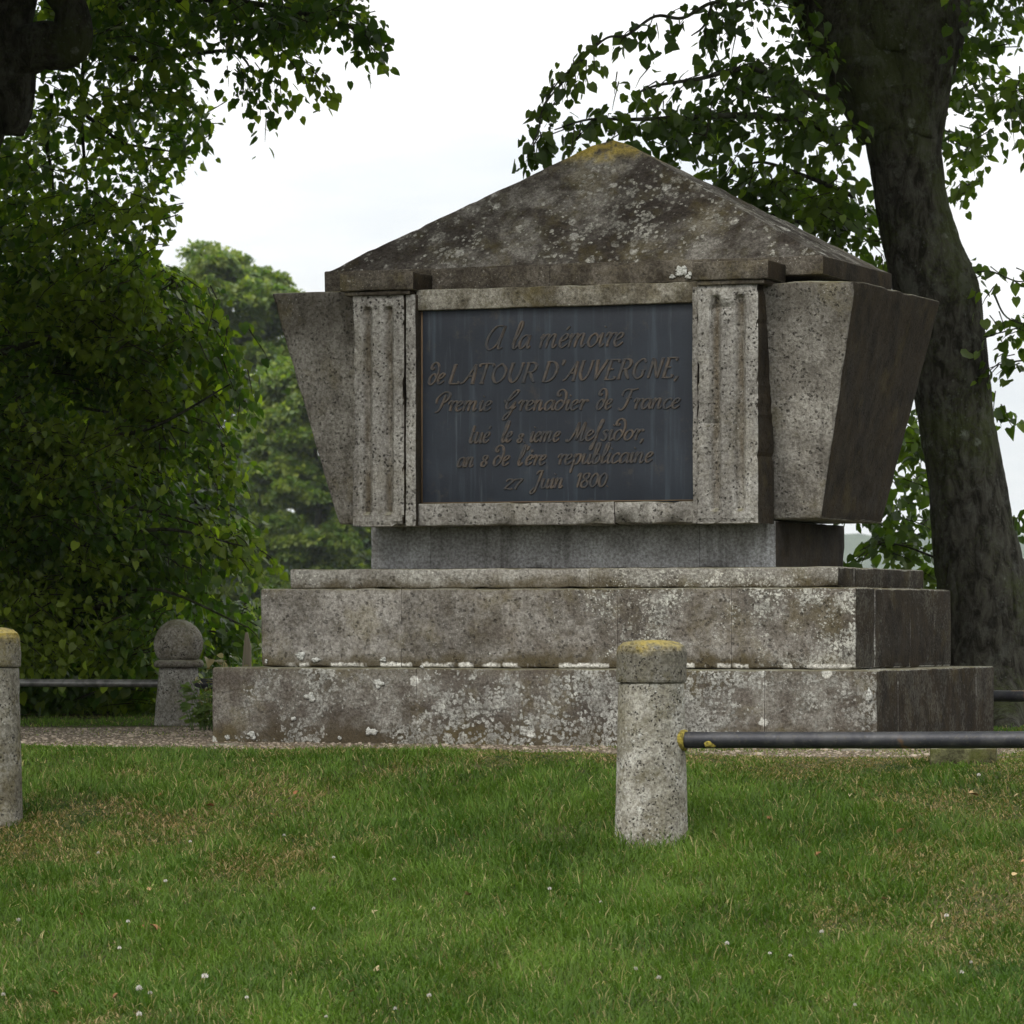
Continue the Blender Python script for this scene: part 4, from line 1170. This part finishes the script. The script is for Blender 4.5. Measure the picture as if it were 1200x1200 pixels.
# ---- left linden: trunk just outside the frame, limbs hooking in at the top
fL = Foliage()
YL = 31.6
def Q3(x, y, dY=0): return at(x, y, YL + dY)
limbs_L = [('trunk', [tube([Q3(-150, 860, .3), Q3(-145, 780, .3), Q3(-135, 600, .3), Q3(-120, 400, .2), Q3(-80, 230, -1.2), Q3(-45, 120, -2.2)], [.55, .42, .38, .36, .36, .34], n=32, per=6, nz_amp=.06, seed=21)]),
           ('limb', [tube([Q3(-60, 160, -2.2), Q3(-20, 70, -2.4), Q3(8, 10, -2.4), Q3(10, -60, -2.2), Q3(-20, -250, -1.6), Q3(-60, -450, -1)], [.32, .26, .19, .17, .13, .07], n=24, per=6, nz_amp=.10, seed=22)]),
           ('limb', [tube([Q3(-40, 40, -2.3), Q3(8, 62, -2.4), Q3(48, 52, -2.5), Q3(80, 50, -2.5), Q3(84, 12, -2.5), Q3(66, -30, -2.5), Q3(80, -140, -2.4), Q3(160, -300, -2)], [.26, .21, .165, .165, .125, .12, .1, .05], n=26, per=6, nz_amp=.14, nz_scale=3.5, seed=23)]),
           ('limb', [tube([Q3(-30, 60, -2.3), Q3(10, 88, -2.4), Q3(17, 128, -2.4), Q3(15, 158, -2.4)], [.24, .18, .125, .075], n=20, per=6, nz_amp=.14, nz_scale=4, seed=24)])]
br = []
for b, r0 in (([(90, 20, -.3), (150, 5, -.6), (230, -2, -.9), (320, 8, -1.2), (400, 28, -1.4), (440, 48, -1.4)], .045),
              ([(100, 60, 0), (95, 120, .2), (100, 200, .3), (110, 300, .3), (112, 350, .3)], .02),
              ([(60, 110, 0), (55, 170, .2), (62, 215, .3), (58, 330, .4)], .022),
              ([(95, 130, 0), (140, 165, 0), (165, 172, 0), (205, 178, -.1)], .018),
              ([(150, 172, 0), (162, 190, 0)], .006),
              ([(-20, 420, 0), (60, 395, -.3), (130, 375, -.6), (205, 330, -.9)], .03),
              ([(-20, 560, 0), (90, 520, -.4), (180, 500, -.8), (270, 450, -1.0)], .035),
              ([(-20, 640, 0), (100, 640, -.4), (190, 620, -.8), (285, 640, -1.1)], .03),
              ([(-20, 720, 0), (100, 715, -.4), (180, 690, -.8), (290, 735, -1.0)], .03),
              ([(100, 60, 0), (180, 70, -.4), (270, 60, -.9), (300, 90, -1)], .03)):
    branch(b, YL, r0, .005)
LL = .070
fill(fL, [(60, -40), (420, -40), (425, 20), (400, 28), (350, 50), (300, 65), (245, 30), (200, 45), (60, 50)], YL - 2.2, YL + 1.4, 250, LL, (.25, .5), (9, 16), droop=.55)
along(fL, [(300, 20, -1.3), (340, 25, -1.3), (400, 22, -1.3), (437, 40, -1.4)], YL, 34, LL, (.15, .3), (5, 10), jit=.06)
along(fL, [(260, 50, -1), (290, 85, -1), (300, 95, -1)], YL, 16, LL, (.15, .3), (6, 10), jit=.08)
along(fL, [(320, 50, -1.2), (350, 78, -1.2), (362, 85, -1.2)], YL, 9, LL, (.12, .25), (5, 9), jit=.05)
fill(fL, [(40, 10), (215, 40), (232, 120), (240, 165), (228, 210), (205, 245), (165, 255), (150, 200), (110, 170), (40, 130)], YL - 1.8, YL + 1.4, 175, LL, (.25, .5), (9, 15), clump=.25, seed=3)
fill(fL, [(35, 120), (110, 180), (180, 230), (185, 290), (165, 340), (30, 345)], YL - 1.6, YL + 1.6, 120, LL, (.25, .5), (8, 14), clump=.35, seed=5)
fill(fL, [(-80, 130), (40, 130), (60, 230), (60, 345), (-80, 345)], YL - 1.4, YL + 2.5, 150, LL, (.25, .55), (9, 15))
D = [(-90, 320), (150, 315), (185, 335), (190, 400), (205, 460), (215, 540), (210, 620), (195, 680), (180, 730), (190, 770), (60, 780), (-90, 790)]
for i, (tx, ty, n_) in enumerate([(245, 338, 20), (262, 362, 16), (248, 405, 20), (280, 428, 20), (292, 462, 22), (268, 500, 20), (302, 522, 24), (312, 556, 18), (285, 590, 22), (318, 625, 24), (338, 648, 20), (292, 668, 18), (300, 700, 16), (262, 735, 18), (275, 770, 16), (240, 560, 20), (250, 470, 20), (225, 380, 18), (230, 640, 20), (290, 610, 14)]):
    tx -= 14 + .16 * max(0, min(ty, 640) - 400); y_ = rng.uniform(-.9, 1.6); sy_ = ty - rng.uniform(15, 60)
    b = [(tx - 170, sy_ - 15, y_ + .6), (tx - 90, (sy_ + ty) / 2 - 14, y_ + .2), (tx - 35, ty - 10, y_), (tx - 6, ty + 2, y_ - .1)]
    branch(b, YL, .012, .003, 4)
    along(fL, b[1:], YL, n_, LL, (.18, .4), (7, 13), jit=.09)
fill(fL, D, YL - 1.3, YL + 1.6, 1750, LL * .88, (.25, .5), (10, 17), clump=.75, seed=9)
fill(fL, [(-90, 320), (130, 330), (150, 420), (185, 500), (190, 640), (170, 775), (-90, 790)], YL + 1.6, YL + 5.5, 900, LL * 1.25, (.4, .8), (10, 17))
fill(fL, [(-90, 345), (120, 345), (140, 420), (170, 600), (140, 775), (-90, 790)], YL + 3, YL + 7, 500, .14, (.5, .9), (10, 17))
along(fL, [(230, 620, -1), (265, 640, -1), (296, 648, -1)], YL, 12, LL, (.15, .3), (6, 10), jit=.05)
along(fL, [(230, 740, -.8), (262, 735, -.8), (290, 742, -.8)], YL, 9, LL, (.15, .25), (5, 8), jit=.05)
along(fL, [(235, 345, -1), (262, 400, -1), (290, 455, -1)], YL, 16, LL, (.2, .35), (6, 11), jit=.1)
limbs_L += [('branch', [b]) for b in br]
canopy(fL, (-4.2, 26.0, 9.2), (5.2, 4.5, 3.0), 1500, .25, zmin=6.0, avoid=above_frame, k=(8, 13))  # unseen sprays added overhead in front to darken the lower left leaves
canopy(fL, (-7.5, 25.5, 6.5), (4.2, 4, 4.2), 1900, .22, zmin=1.5, avoid=above_frame, k=(8, 13))  # more unseen sprays, added front-left to shade the tree from that side
canopy(fL, (-7.6, 28.5, 9.5), (7.6, 8, 6.0), 3600, .28, zmin=.6, avoid=above_frame, k=(8, 13))
fill(fL, [(-60, 770), (215, 770), (232, 835), (-60, 838)], YL + .2, YL + 3.5, 330, LL * 1.1, (.25, .5), (9, 15), droop=.3)
fill(fL, [(-90, 640), (200, 640), (215, 825), (-90, 832)], YL + 3.5, YL + 6, 260, .14, (.4, .8), (10, 16), droop=.3)
fill(fL, [(215, 715), (290, 712), (305, 775), (215, 780)], YL + 2.5, YL + 5, 90, LL * 1.2, (.3, .6), (10, 16))
fill(fL, [(-60, 190), (70, 190), (120, 260), (172, 300), (178, 372), (120, 420), (-60, 420)], YL - .6, YL + 2.4, 190, LL, (.25, .5), (10, 16), clump=.3, seed=14)
fill(fL, [(-90, 420), (110, 420), (150, 600), (130, 800), (-90, 800)], YL + 1.0, YL + 4.0, 260, LL * 1.2, (.3, .6), (10, 17), clump=.3, seed=15)
base_L = at(-150, 0, YL); base_L.z = 0
build_tree('linden_tree', fL, M_leafL, limbs_L, base_L, 'big linden tree with hooked dark limb and leaves down to the rail at left', None)

# ---- distant trees
def far_tree(px, top, halfw, Y, label, mat, n, seed, size, nb=34, group='trees beyond the field', bottom=745):
    fo = Foliage()
    c = at(px, (top + bottom) / 2, Y)
    Rx = halfw / 5000 * Y; Rz = (bottom - top) / 2 / 5000 * Y
    blobs = []
    rs = np.random.default_rng(seed)
    for i in range(nb):
        d = rs.normal(0, 1, 3); d /= np.linalg.norm(d)
        t = rs.uniform(0, 1) ** .45 * .93
        zz = d[2] * t
        w = 1.0 if zz > -.2 else .9
        zz = rs.uniform(-1, .93); an = rs.uniform(0, 2 * math.pi); w = (1 - abs(zz) ** 3.2) ** .5 * rs.uniform(0, 1) ** .35 * .90
        blobs.append((c.x + math.cos(an) * w * Rx, Y + math.sin(an) * w * Rx, c.z + zz * Rz, rs.uniform(.12, .24)))
    for bx_, by_, bz_, r in blobs:
        m = n // nb
        d = rs.normal(0, 1, (m, 3)); d /= np.linalg.norm(d, axis=1, keepdims=True)
        d[:, 2] = np.where(d[:, 2] < -.15, -d[:, 2], d[:, 2])
        q = d * rs.uniform(.45, 1.0, (m, 1)) ** .5 * np.array([r * Rx, r * Rx, r * Rx * .62])
        q *= 1 + .25 * np.sin(d[:, :1] * 9 + bx_) * np.cos(d[:, 1:2] * 8)
        p = q + np.array([bx_, by_, bz_])
        fo.pos.append(p); fo.tip.append(d + rs.normal(0, .6, (m, 3)) + np.array([0, 0, -.4])); fo.nrm.append(d * .6 + np.array([0, 0, .7]) + rs.normal(0, .4, (m, 3)))
        fo.size.append(size * rs.uniform(.6, 1.3, m))
    g = hg(c.x, Y)
    b = Vector((c.x, Y, g))
    tr_ = [tube([b + Vector((0, 0, -.3)), b + Vector((.1, 0, Rz * .7)), b + Vector((-.2, 0, Rz * 1.5))], [Rx * .07, Rx * .05, Rx * .02], n=10, per=4, nz_amp=.1)]
    return build_tree('distant_tree', fo, mat, [('trunk', tr_)], b, label, group, single=0, far=True)
far_tree(255, 284, 118, 300, 'light green round-topped tree in the distance left of the monument', M_leafF, 120000, 41, .40, nb=300)
far_tree(372, 420, 100, 285, 'lower bushy distant tree showing against the monument\'s left wing', M_leafF, 80000, 43, .40, nb=240)
far_tree(225, 500, 110, 315, 'dark distant tree between the left branches and the steps', M_leafD, 50000, 47, .46, nb=200)
far_tree(110, 420, 120, 340, 'distant tree seen in gaps through the left linden', M_leafF, 30000, 49, .6, nb=140)
far_tree(420, 600, 90, 330, 'dark low tree behind the monument neck at left', M_leafD, 26000, 53, .52, nb=120)

# wooded hill on the horizon
def hill():
    xs = np.linspace(-2600, 2600, 360); rows_ = []
    ys = np.concatenate([[2900, 2960, 3020], np.linspace(3080, 4200, 30)])
    V = []
    for y in ys:
        for x in xs:
            t = min(1, max(0, (y - 2900) / 1000)); t = t * t * (3 - 2 * t)
            z = -4 + t * (78 + 6 * math.sin(x * .003 + .7) + 3 * math.sin(x * .009 + 2))
            if t > .02: z += 7 * noise.noise(Vector((x * .03, y * .03, 0))) * t + 3.5 * abs(noise.noise(Vector((x * .15, y * .12, 4))))
            V.append((x, y, z))
    nx = len(xs); F = []
    for j in range(len(ys) - 1):
        for i in range(nx - 1):
            a = j * nx + i; F.append((a, a + 1, a + 1 + nx, a + nx))
    n = N('far woods'); P = n.new('ShaderNodeNewGeometry').outputs['Position']
    a = n.noise(P, .12, 6, .7)
    n.end(n.bsdf(n.mix(n.step(a, .38, .62), (.020, .034, .016), (.06, .09, .035)), .95, n.bump(a, 1, 4)))
    tag(link('wooded_hill', py_mesh('wooded_hill', V, F), n.m), kind='structure')
hill()

# ------------------------------------------------------------------ grass
def grass_mat():
    n = N('grass blades'); vc = n.new('ShaderNodeVertexColor', layer_name='tint').outputs['Color']
    rnd = n.new('ShaderNodeNewGeometry').outputs['Random Per Island']
    c = n.mix(1, vc, n.mix(rnd, (.72, .72, .72), (1.3, 1.3, 1.3)), 'MULTIPLY')
    d = n.new('ShaderNodeBsdfPrincipled'); n.put(d.inputs['Base Color'], c); n.put(d.inputs['Roughness'], .55); n.put(d.inputs['Specular IOR Level'], .25)
    t = n.new('ShaderNodeBsdfTranslucent'); n.put(t.inputs['Color'], n.mix(1, c, (1.3, 1.5, .8), 'MULTIPLY'))
    m = n.new('ShaderNodeMixShader'); n.put(m.inputs[0], .35)
    n.t.links.new(d.outputs[0], m.inputs[1]); n.t.links.new(t.outputs[0], m.inputs[2])
    return n.end(m.outputs[0])
M_grass = grass_mat()
def dryness(x, y):
    u, v = uvof(x, y)
    d = .55 * vnoise(x, y, .9, 7) + .3 * vnoise(x, y, 2.6, 8) + .15 * vnoise(x, y, 9, 9)
    # trodden, parched turf near the terrace edge and beside the bollards
    d = d + .17 * np.exp(-((v + 3.1) / .9) ** 2) * np.clip((u - .2) / .6, 0, 1)
    d = d + .22 * np.exp(-(((x + 2.2) / .7) ** 2 + ((y - 22.6) / 1.0) ** 2))
    return d
def grass(name, n, x0, x1, y0, y1, h=(.03, .07), w=.0042, keep=None, label=None):
    y = rng.uniform(y0, y1, n)
    x = rng.uniform(x0, x1, n) * y / y1
    g = gravel_mask(x, y)
    u, v = uvof(x, y)
    inside = (np.abs(u) < 2.04) & (np.abs(v) < 1.235)
    ok = (~inside) & (rng.uniform(0, 1, n) > g * (.74 + .22 * (vnoise(x, y, 2.0, 31) > .45)))
    # tufts
    tf = vnoise(x, y, 7, 5) * .6 + vnoise(x, y, 2.2, 6) * .4
    ok &= rng.uniform(0, 1, n) < .45 + .9 * tf
    x, y, g, tf = x[ok], y[ok], g[ok], tf[ok]
    if keep is not None:
        kk = keep(x, y); x, y, g, tf = x[kk], y[kk], g[kk], tf[kk]
    n = len(x); z = hgt(x, y)
    dry = dryness(x, y)
    dr = np.clip((dry - .56) / .22, 0, 1)
    ln = rng.uniform(h[0], h[1], n) * (.65 + .8 * tf) * (1 - .45 * dr) * (1 - .4 * g)
    tall = rng.uniform(0, 1, n) < .004
    ln = np.where(tall, ln * 1.9, ln)
    u, v = uvof(x, y)
    ln = ln * (.25 + .35 * vnoise(x, y, 3.2, 41) + .6 * np.clip((-2.7 - v) / 1.0 + (v > 1.5) * 3 + (np.abs(u) > 5) * 3, 0, 1))
    for bx_, by_ in ((.667, 20.42), (-2.67, 21.75)):
        ln = ln * (1 + .7 * np.exp(-(((x - bx_) ** 2 + (y - by_) ** 2) / .05)))
    a = rng.uniform(0, 2 * math.pi, n); lean = rng.uniform(.25, 1.75, n) + .4 * dr
    a2 = vnoise(x, y, 3, 2) * 6; ddx = np.cos(a) + .5 * np.cos(a2); ddy = np.sin(a) + .5 * np.sin(a2)
    dirx, diry = ddx, ddy
    l2 = np.hypot(dirx, diry) + 1e-6; dirx /= l2; diry /= l2
    ww = w * rng.uniform(.6, 1.5, n)
    fa = rng.uniform(-.9, .9, n)      # blade face mostly turned anywhere
    sx, sy = np.cos(fa), np.sin(fa)
    V = np.zeros((n, 5, 3))
    c1 = np.cos(lean * .5); s1 = np.sin(lean * .5); c2 = np.cos(np.minimum(lean * 1.5, 1.9)); s2 = np.sin(np.minimum(lean * 1.5, 1.9))
    b = np.stack([x, y, z - .006], 1)
    m = b + np.stack([dirx * s1, diry * s1, c1], 1) * (ln * .55)[:, None]
    t = m + np.stack([dirx * s2, diry * s2, c2], 1) * (ln * .5)[:, None]
    sv = np.stack([sx, sy, 0 * sx], 1) * ww[:, None] * .5
    V[:, 0] = b - sv; V[:, 1] = b + sv; V[:, 2] = m + sv * .85; V[:, 3] = m - sv * .85; V[:, 4] = t
    F4 = (np.arange(n) * 5)[:, None] + np.array([[0, 1, 2, 3]]); F3 = (np.arange(n) * 5)[:, None] + np.array([[3, 2, 4]])
    q = vnoise(x, y, 1.7, 12) * .6 + vnoise(x, y, 6, 13) * .4
    ca = np.array([.046, .100, .009]); cb = np.array([.118, .192, .026]); cd = np.array([.20, .182, .065]); ce = np.array([.42, .35, .17])
    col = ca + (cb - ca) * np.clip((q + rng.uniform(-.25, .25, n)), 0, 1)[:, None]
    col = col * (.72 + .5 * tf)[:, None]
    isd = rng.uniform(0, 1, n) < (.08 + .36 * dr + .3 * g)
    dc = cd + (ce - cd) * rng.uniform(0, 1, (n, 1)) ** 2
    col = np.where(isd[:, None], dc, col)
    col = col * (1 - .18 * dr[:, None] * np.array([0, 1, .3]))
    C = np.repeat(col[:, None], 5, 1).reshape(-1, 3)
    me = np_mesh(name, V.reshape(-1, 3), [F4, F3], color=C)
    o = link(name, me, M_grass)
    tag(o, label, 'grass', kind='stuff')
grass('lawn_grass', 370000, -3.2, 3.2, 15.2, 24.3, h=(.034, .092), w=.0050, label='short mown lawn grass on the bank in front of the monument')
grass('lawn_grass', 42000, 3.15, 6.6, 15.2, 24.3, h=(.04, .10), w=.009, label='lawn grass on the bank to the right, outside the picture')
grass('lawn_grass', 36000, -6.6, -3.15, 15.2, 24.3, h=(.04, .10), w=.009, label='lawn grass on the bank to the left, outside the picture')
grass('terrace_grass', 60000, -4.6, 4.6, 24.3, 34, h=(.04, .09), w=.006, label='rougher grass on the terrace behind the bollards')
grass('grass_tufts', 2600, -3.2, 3.2, 23.2, 24.6, h=(.05, .10), w=.005, label='loose grass tufts along the foot of the steps', keep=lambda x, y: np.abs(uvof(x, y)[1] + 1.30) < .10)
grass('near_grass', 9000, -4.0, 4.0, 14.2, 15.25, label='lawn grass nearest the camera below the picture')

# pebbles of the gravel apron
def pebbles():
    n = 19000
    y = rng.uniform(22.3, 28.5, n); x = rng.uniform(-4.5, 3.6, n)
    u, v = uvof(x, y); ok = (gravel_mask(x, y) > rng.uniform(.1, 1, n)) & ~((np.abs(u) < 2.03) & (np.abs(v) < 1.23)); x, y = x[ok], y[ok]; n = len(x)
    T = np.array([(1, 0, 0), (-.5, .87, 0), (-.5, -.87, 0), (.6, .5, .6), (-.7, 0, .6), (.3, -.6, .6)]) ; TF = np.array([(3, 4, 5), (0, 1, 3), (1, 4, 3), (1, 2, 4), (2, 5, 4), (2, 0, 5), (0, 3, 5)])
    s = rng.uniform(.004, .013, n) * np.where(rng.uniform(0, 1, n) < .04, 1.9, 1); a = rng.uniform(0, 6.28, n)
    c, si = np.cos(a), np.sin(a)
    V = np.zeros((n, 6, 3))
    V[..., 0] = x[:, None] + s[:, None] * (T[None, :, 0] * c[:, None] - T[None, :, 1] * si[:, None] * .8)
    V[..., 1] = y[:, None] + s[:, None] * (T[None, :, 0] * si[:, None] + T[None, :, 1] * c[:, None] * .8)
    V[..., 2] = hgt(x, y)[:, None] + s[:, None] * T[None, :, 2] * .9 - .001
    F = (TF[None] + (np.arange(n) * 6)[:, None, None]).reshape(-1, 3)
    g = rng.uniform(.12, .40, n); col = np.stack([g * 1.06, g * .88, g * .68], 1)
    me = np_mesh('gravel', V.reshape(-1, 3), F, color=np.repeat(col[:, None], 6, 1).reshape(-1, 3))
    m = N('gravel stones'); vc = m.new('ShaderNodeVertexColor', layer_name='tint').outputs['Color']; m.end(m.bsdf(vc, .9))
    tag(link('gravel', me, m.m), 'pale loose gravel along the foot of the monument', 'gravel', kind='stuff')
pebbles()

# ------------------------------------------------------------------ small things lying or growing in the turf
def ground_at(px, py):
    """point of the ground seen at a photo pixel"""
    lo, hi = 10.0, 33.0
    Y = lo
    while Y < hi:
        p = at(px, py, Y)
        if p.z <= hg(p.x, p.y): break
        Y += .02
    p = at(px, py, Y); p.z = hg(p.x, p.y); return p
M_fl_n = N('clover head'); M_fl = M_fl_n.end(M_fl_n.bsdf(M_fl_n.mix(M_fl_n.new('ShaderNodeNewGeometry').outputs['Random Per Island'], (.50, .46, .42), (.68, .65, .60)), .8))
M_st_n = N('stem'); M_st = M_st_n.end(M_st_n.bsdf((.10, .16, .05), .7))
def clover_meshes(seed):
    rs = random.Random(seed)
    V, F = [], []
    for i in range(26):
        th = math.acos(1 - 1.5 * (i + .5) / 26); ph = i * 2.399
        d = Vector((math.sin(th) * math.cos(ph), math.sin(th) * math.sin(ph), math.cos(th)))
        x = d.orthogonal().normalized(); y = d.cross(x); b = len(V)
        V += [d * .002, d * .008 + x * .0022, d * .0115 * rs.uniform(.85, 1.1), d * .008 - x * .0022, d * .008 + y * .002]
        F += [(b, b + 1, b + 2, b + 3), (b, b + 4, b + 2)]
    return py_mesh('head', V, F, False), py_mesh('stem', *tube([(0, 0, -.05), (.002, 0, -.02), (0, 0, 0)], [.0011, .001, .0009], n=4, per=2))
cl = [clover_meshes(i) for i in range(3)]
CLOVER = [(115, 1002), (194, 1036), (223, 991), (22, 1082), (391, 1010), (462, 1034), (368, 1068), (240, 1155), (163, 1163), (176, 1167), (289, 1176), (463, 1190), (382, 1196), (4, 1170), (163, 1195),
          (1147, 914), (745, 1141), (902, 1122), (926, 1124), (1109, 1080), (1127, 1147), (963, 1098), (1002, 1182), (503, 1176), (772, 1152), (852, 1112), (140, 1113), (150, 1087), (644, 1046), (704, 1060), (1138, 1136), (333, 982)]
CL_LAB = 'small white clover flower head standing in the lawn'
for i, (px, py) in enumerate(CLOVER):
    p = ground_at(px, py + 10); hz = rng.uniform(.045, .065)
    lab = {1147: 'pale clover flower standing alone in the grass below the right rail', 240: 'tall white clover flower at the bottom left of the lawn'}.get(px, CL_LAB)
    e = empty('clover_flower', (p.x, p.y, p.z + (hz if px != 240 else .075)), float(rng.uniform(0, 6)), label=lab, cat='flower', group='white clover flowers in the lawn')
    s = float(rng.uniform(.65, 1.1)) * (1.35 if px in (1147, 240, 163) else 1)
    for nm, me, mt in (('flower_head', cl[i % 3][0], M_fl), ('stem', cl[i % 3][1], M_st)):
        o = link(nm, me, mt if not me.materials else None, e); o.scale = (s, s, s if nm == 'flower_head' else 1.3)
def dead_leaf_mat():
    n = N('fallen leaf'); r = n.new('ShaderNodeObjectInfo').outputs['Random']
    rp_ = n.new('ShaderNodeValToRGB'); n.put(rp_.inputs[0], r)
    e = rp_.color_ramp.elements
    e[0].position = 0; e[0].color = (.22, .09, .035, 1); e[1].position = 1; e[1].color = (.50, .40, .24, 1)
    e.new(.35).color = (.34, .20, .09, 1); e.new(.7).color = (.42, .31, .15, 1)
    return n.end(n.bsdf(rp_.outputs[0], .75))
M_dead = dead_leaf_mat()
lm = []
for i in range(4):
    m = leaves_mesh('fallen_leaf', np.zeros((1, 3)), np.array([[0, 1.0, 0]]), np.array([[0, 0, 1.0]]), np.array([1.0])); m.materials.append(M_dead); lm.append(m)
FALLEN = [(185, 1099), (131, 1114), (166, 1095), (95, 1081), (150, 962), (175, 1051), (187, 940), (318, 962), (437, 1078), (442, 1146), (548, 1058), (422, 946), (1143, 940), (1189, 941), (996, 939), (956, 1012), (1035, 1062),
          (1197, 1018), (846, 1150), (1187, 1035), (820, 1047), (345, 938), (67, 1173), (133, 1180), (250, 952), (410, 1172), (900, 967), (1052, 985)]
for i, (px, py) in enumerate(FALLEN):
    p = ground_at(px, py); o = link('fallen_leaf', lm[i % 4])
    s = float(rng.uniform(.022, .040))
    if px in (185, 1143): s = .05
    o.scale = (s, s, s); o.location = p + Vector((0, 0, .030)); o.rotation_euler = (float(rng.uniform(.2, .9)), float(rng.uniform(-.5, .5)), float(rng.uniform(0, 6.28)))
    tag(o, {185: 'red-brown fallen leaf lying in the lawn at lower left', 1143: 'orange curled fallen leaf in the grass below the right rail', 150: 'pale straw-coloured fallen leaf near the left bollard'}.get(px, 'small dry yellow-brown fallen leaf lying in the grass'),
        'fallen leaf', 'fallen leaves in the lawn')

# flat edging stones showing in the turf
M_edge = stone('edging stone', mon, light=(.34, .32, .28), dark=(.2, .18, .15), moss=(.09, .10, .03), moss_amt=.5, seed=15, algae=False, lich_amt=.2, pits=.3)
M_mossy = stone('mossy kerb stone', mon, light=(.12, .12, .06), dark=(.06, .06, .03), moss=(.10, .11, .03), moss_amt=.9, seed=16, algae=False, lich_amt=.1, pits=.3)
def edging(px0, px1, py, dep, h, label, mt):
    p = ground_at((px0 + px1) / 2, py); L_ = (px1 - px0) / 5000 * p.y / 2
    P, F = block_mesh(box8(-L_, L_, -dep / 2, dep / 2, -.05, h), seed=px0, r=.015, chip=.03, rough=.008)
    o = link('edging_stone', np_mesh('edging_stone', P, F), mt); o.location = (p.x, p.y, p.z); o.rotation_euler = (0, 0, -.12)
    tag(o, label, 'edging stone', 'stones set in the ground at the foot of the monument')
edging(238, 288, 873, .12, .008, 'thin pale flat stone in the gravel at the left foot of the steps', M_edge)
edging(985, 1050, 880, .10, .012, 'light flat stone under the rail at the right front corner', M_edge)
edging(1090, 1168, 893, .22, .075, 'low moss-covered kerb stone beneath the right rail', M_mossy)

# weeds by the left end of the steps
def weed(px, py, Y, hgt_, n, col1, label, dry=0):
    fo = Foliage(); b = at(px, py, Y); b.z = 0
    stems = []
    for i in range(n):
        a = rng.uniform(0, 6.28); q = b + Vector((rng.uniform(-.1, .1), rng.uniform(-.1, .1), 0))
        t = q + Vector((math.cos(a) * .10, math.sin(a) * .08, hgt_ * rng.uniform(.6, 1)))
        stems.append(tube([q, (q + t) / 2 + Vector((.01, 0, 0)), t], [.004, .003, .0015], n=4, per=3))
        for k in range(9):
            f = rng.uniform(.15, 1)
            fo.pos.append(np.array([q * (1 - f) + t * f])); a2 = rng.uniform(0, 6.28)
            fo.tip.append(np.array([[math.cos(a2), math.sin(a2), rng.uniform(-.6, .3)]])); fo.nrm.append(np.array([[0, -.3, 1.0]]) + rng.normal(0, .3, (1, 3))); fo.size.append(np.array([rng.uniform(.03, .07)]))
    e = empty('weed_plant', b, 0, label=label, cat='weed', group='weeds behind the left end of the steps')
    V, F = merge(stems); link('stems', py_mesh('stems', [v - b for v in V], F), M_st, e)
    pos, tip, nr, sz = fo.arrays()
    tag(link('leaves', leaves_mesh('leaves', pos - np.array(b), tip, nr, sz), col1, e), kind='stuff')
M_weed = leaf_mat('weed leaves', (.06, .11, .03), (.11, .16, .045), (.13, .18, .05), .4)
M_weedd = leaf_mat('dry weed leaves', (.22, .17, .08), (.36, .30, .16), (.14, .17, .06), .3)
weed(258, 800, 28.2, .55, 12, M_weedd, 'dry straw-coloured weed with seed heads beside the round-headed bollard')
weed(272, 800, 28.0, .50, 10, M_weed, 'green leafy weed just behind the lower left step')
weed(243, 800, 27.9, .34, 12, M_weed, 'low green weed between round-headed bollard and step')
weed(305, 800, 29.5, .56, 10, M_weed, 'green weed beside the wooden stake')

# ------------------------------------------------------------------ haze
hm = bpy.data.materials.new('haze'); hm.use_nodes = True; hm.node_tree.nodes.clear()
ho = hm.node_tree.nodes.new('ShaderNodeOutputMaterial'); hv = hm.node_tree.nodes.new('ShaderNodeVolumePrincipled')
hv.inputs['Color'].default_value = (.86, .92, .98, 1); hv.inputs['Density'].default_value = .00008; hv.inputs['Anisotropy'].default_value = .2
hm.node_tree.links.new(hv.outputs[0], ho.inputs['Volume'])
b8 = box8(-5050, 5050, -230, 5050, -6.0, 110)
hz_ = np_mesh('haze', np.array(b8), np.array([[0, 1, 5, 4], [1, 3, 7, 5], [3, 2, 6, 7], [2, 0, 4, 6], [4, 5, 7, 6], [2, 3, 1, 0]]))
tag(link('haze', hz_, hm), kind='stuff')
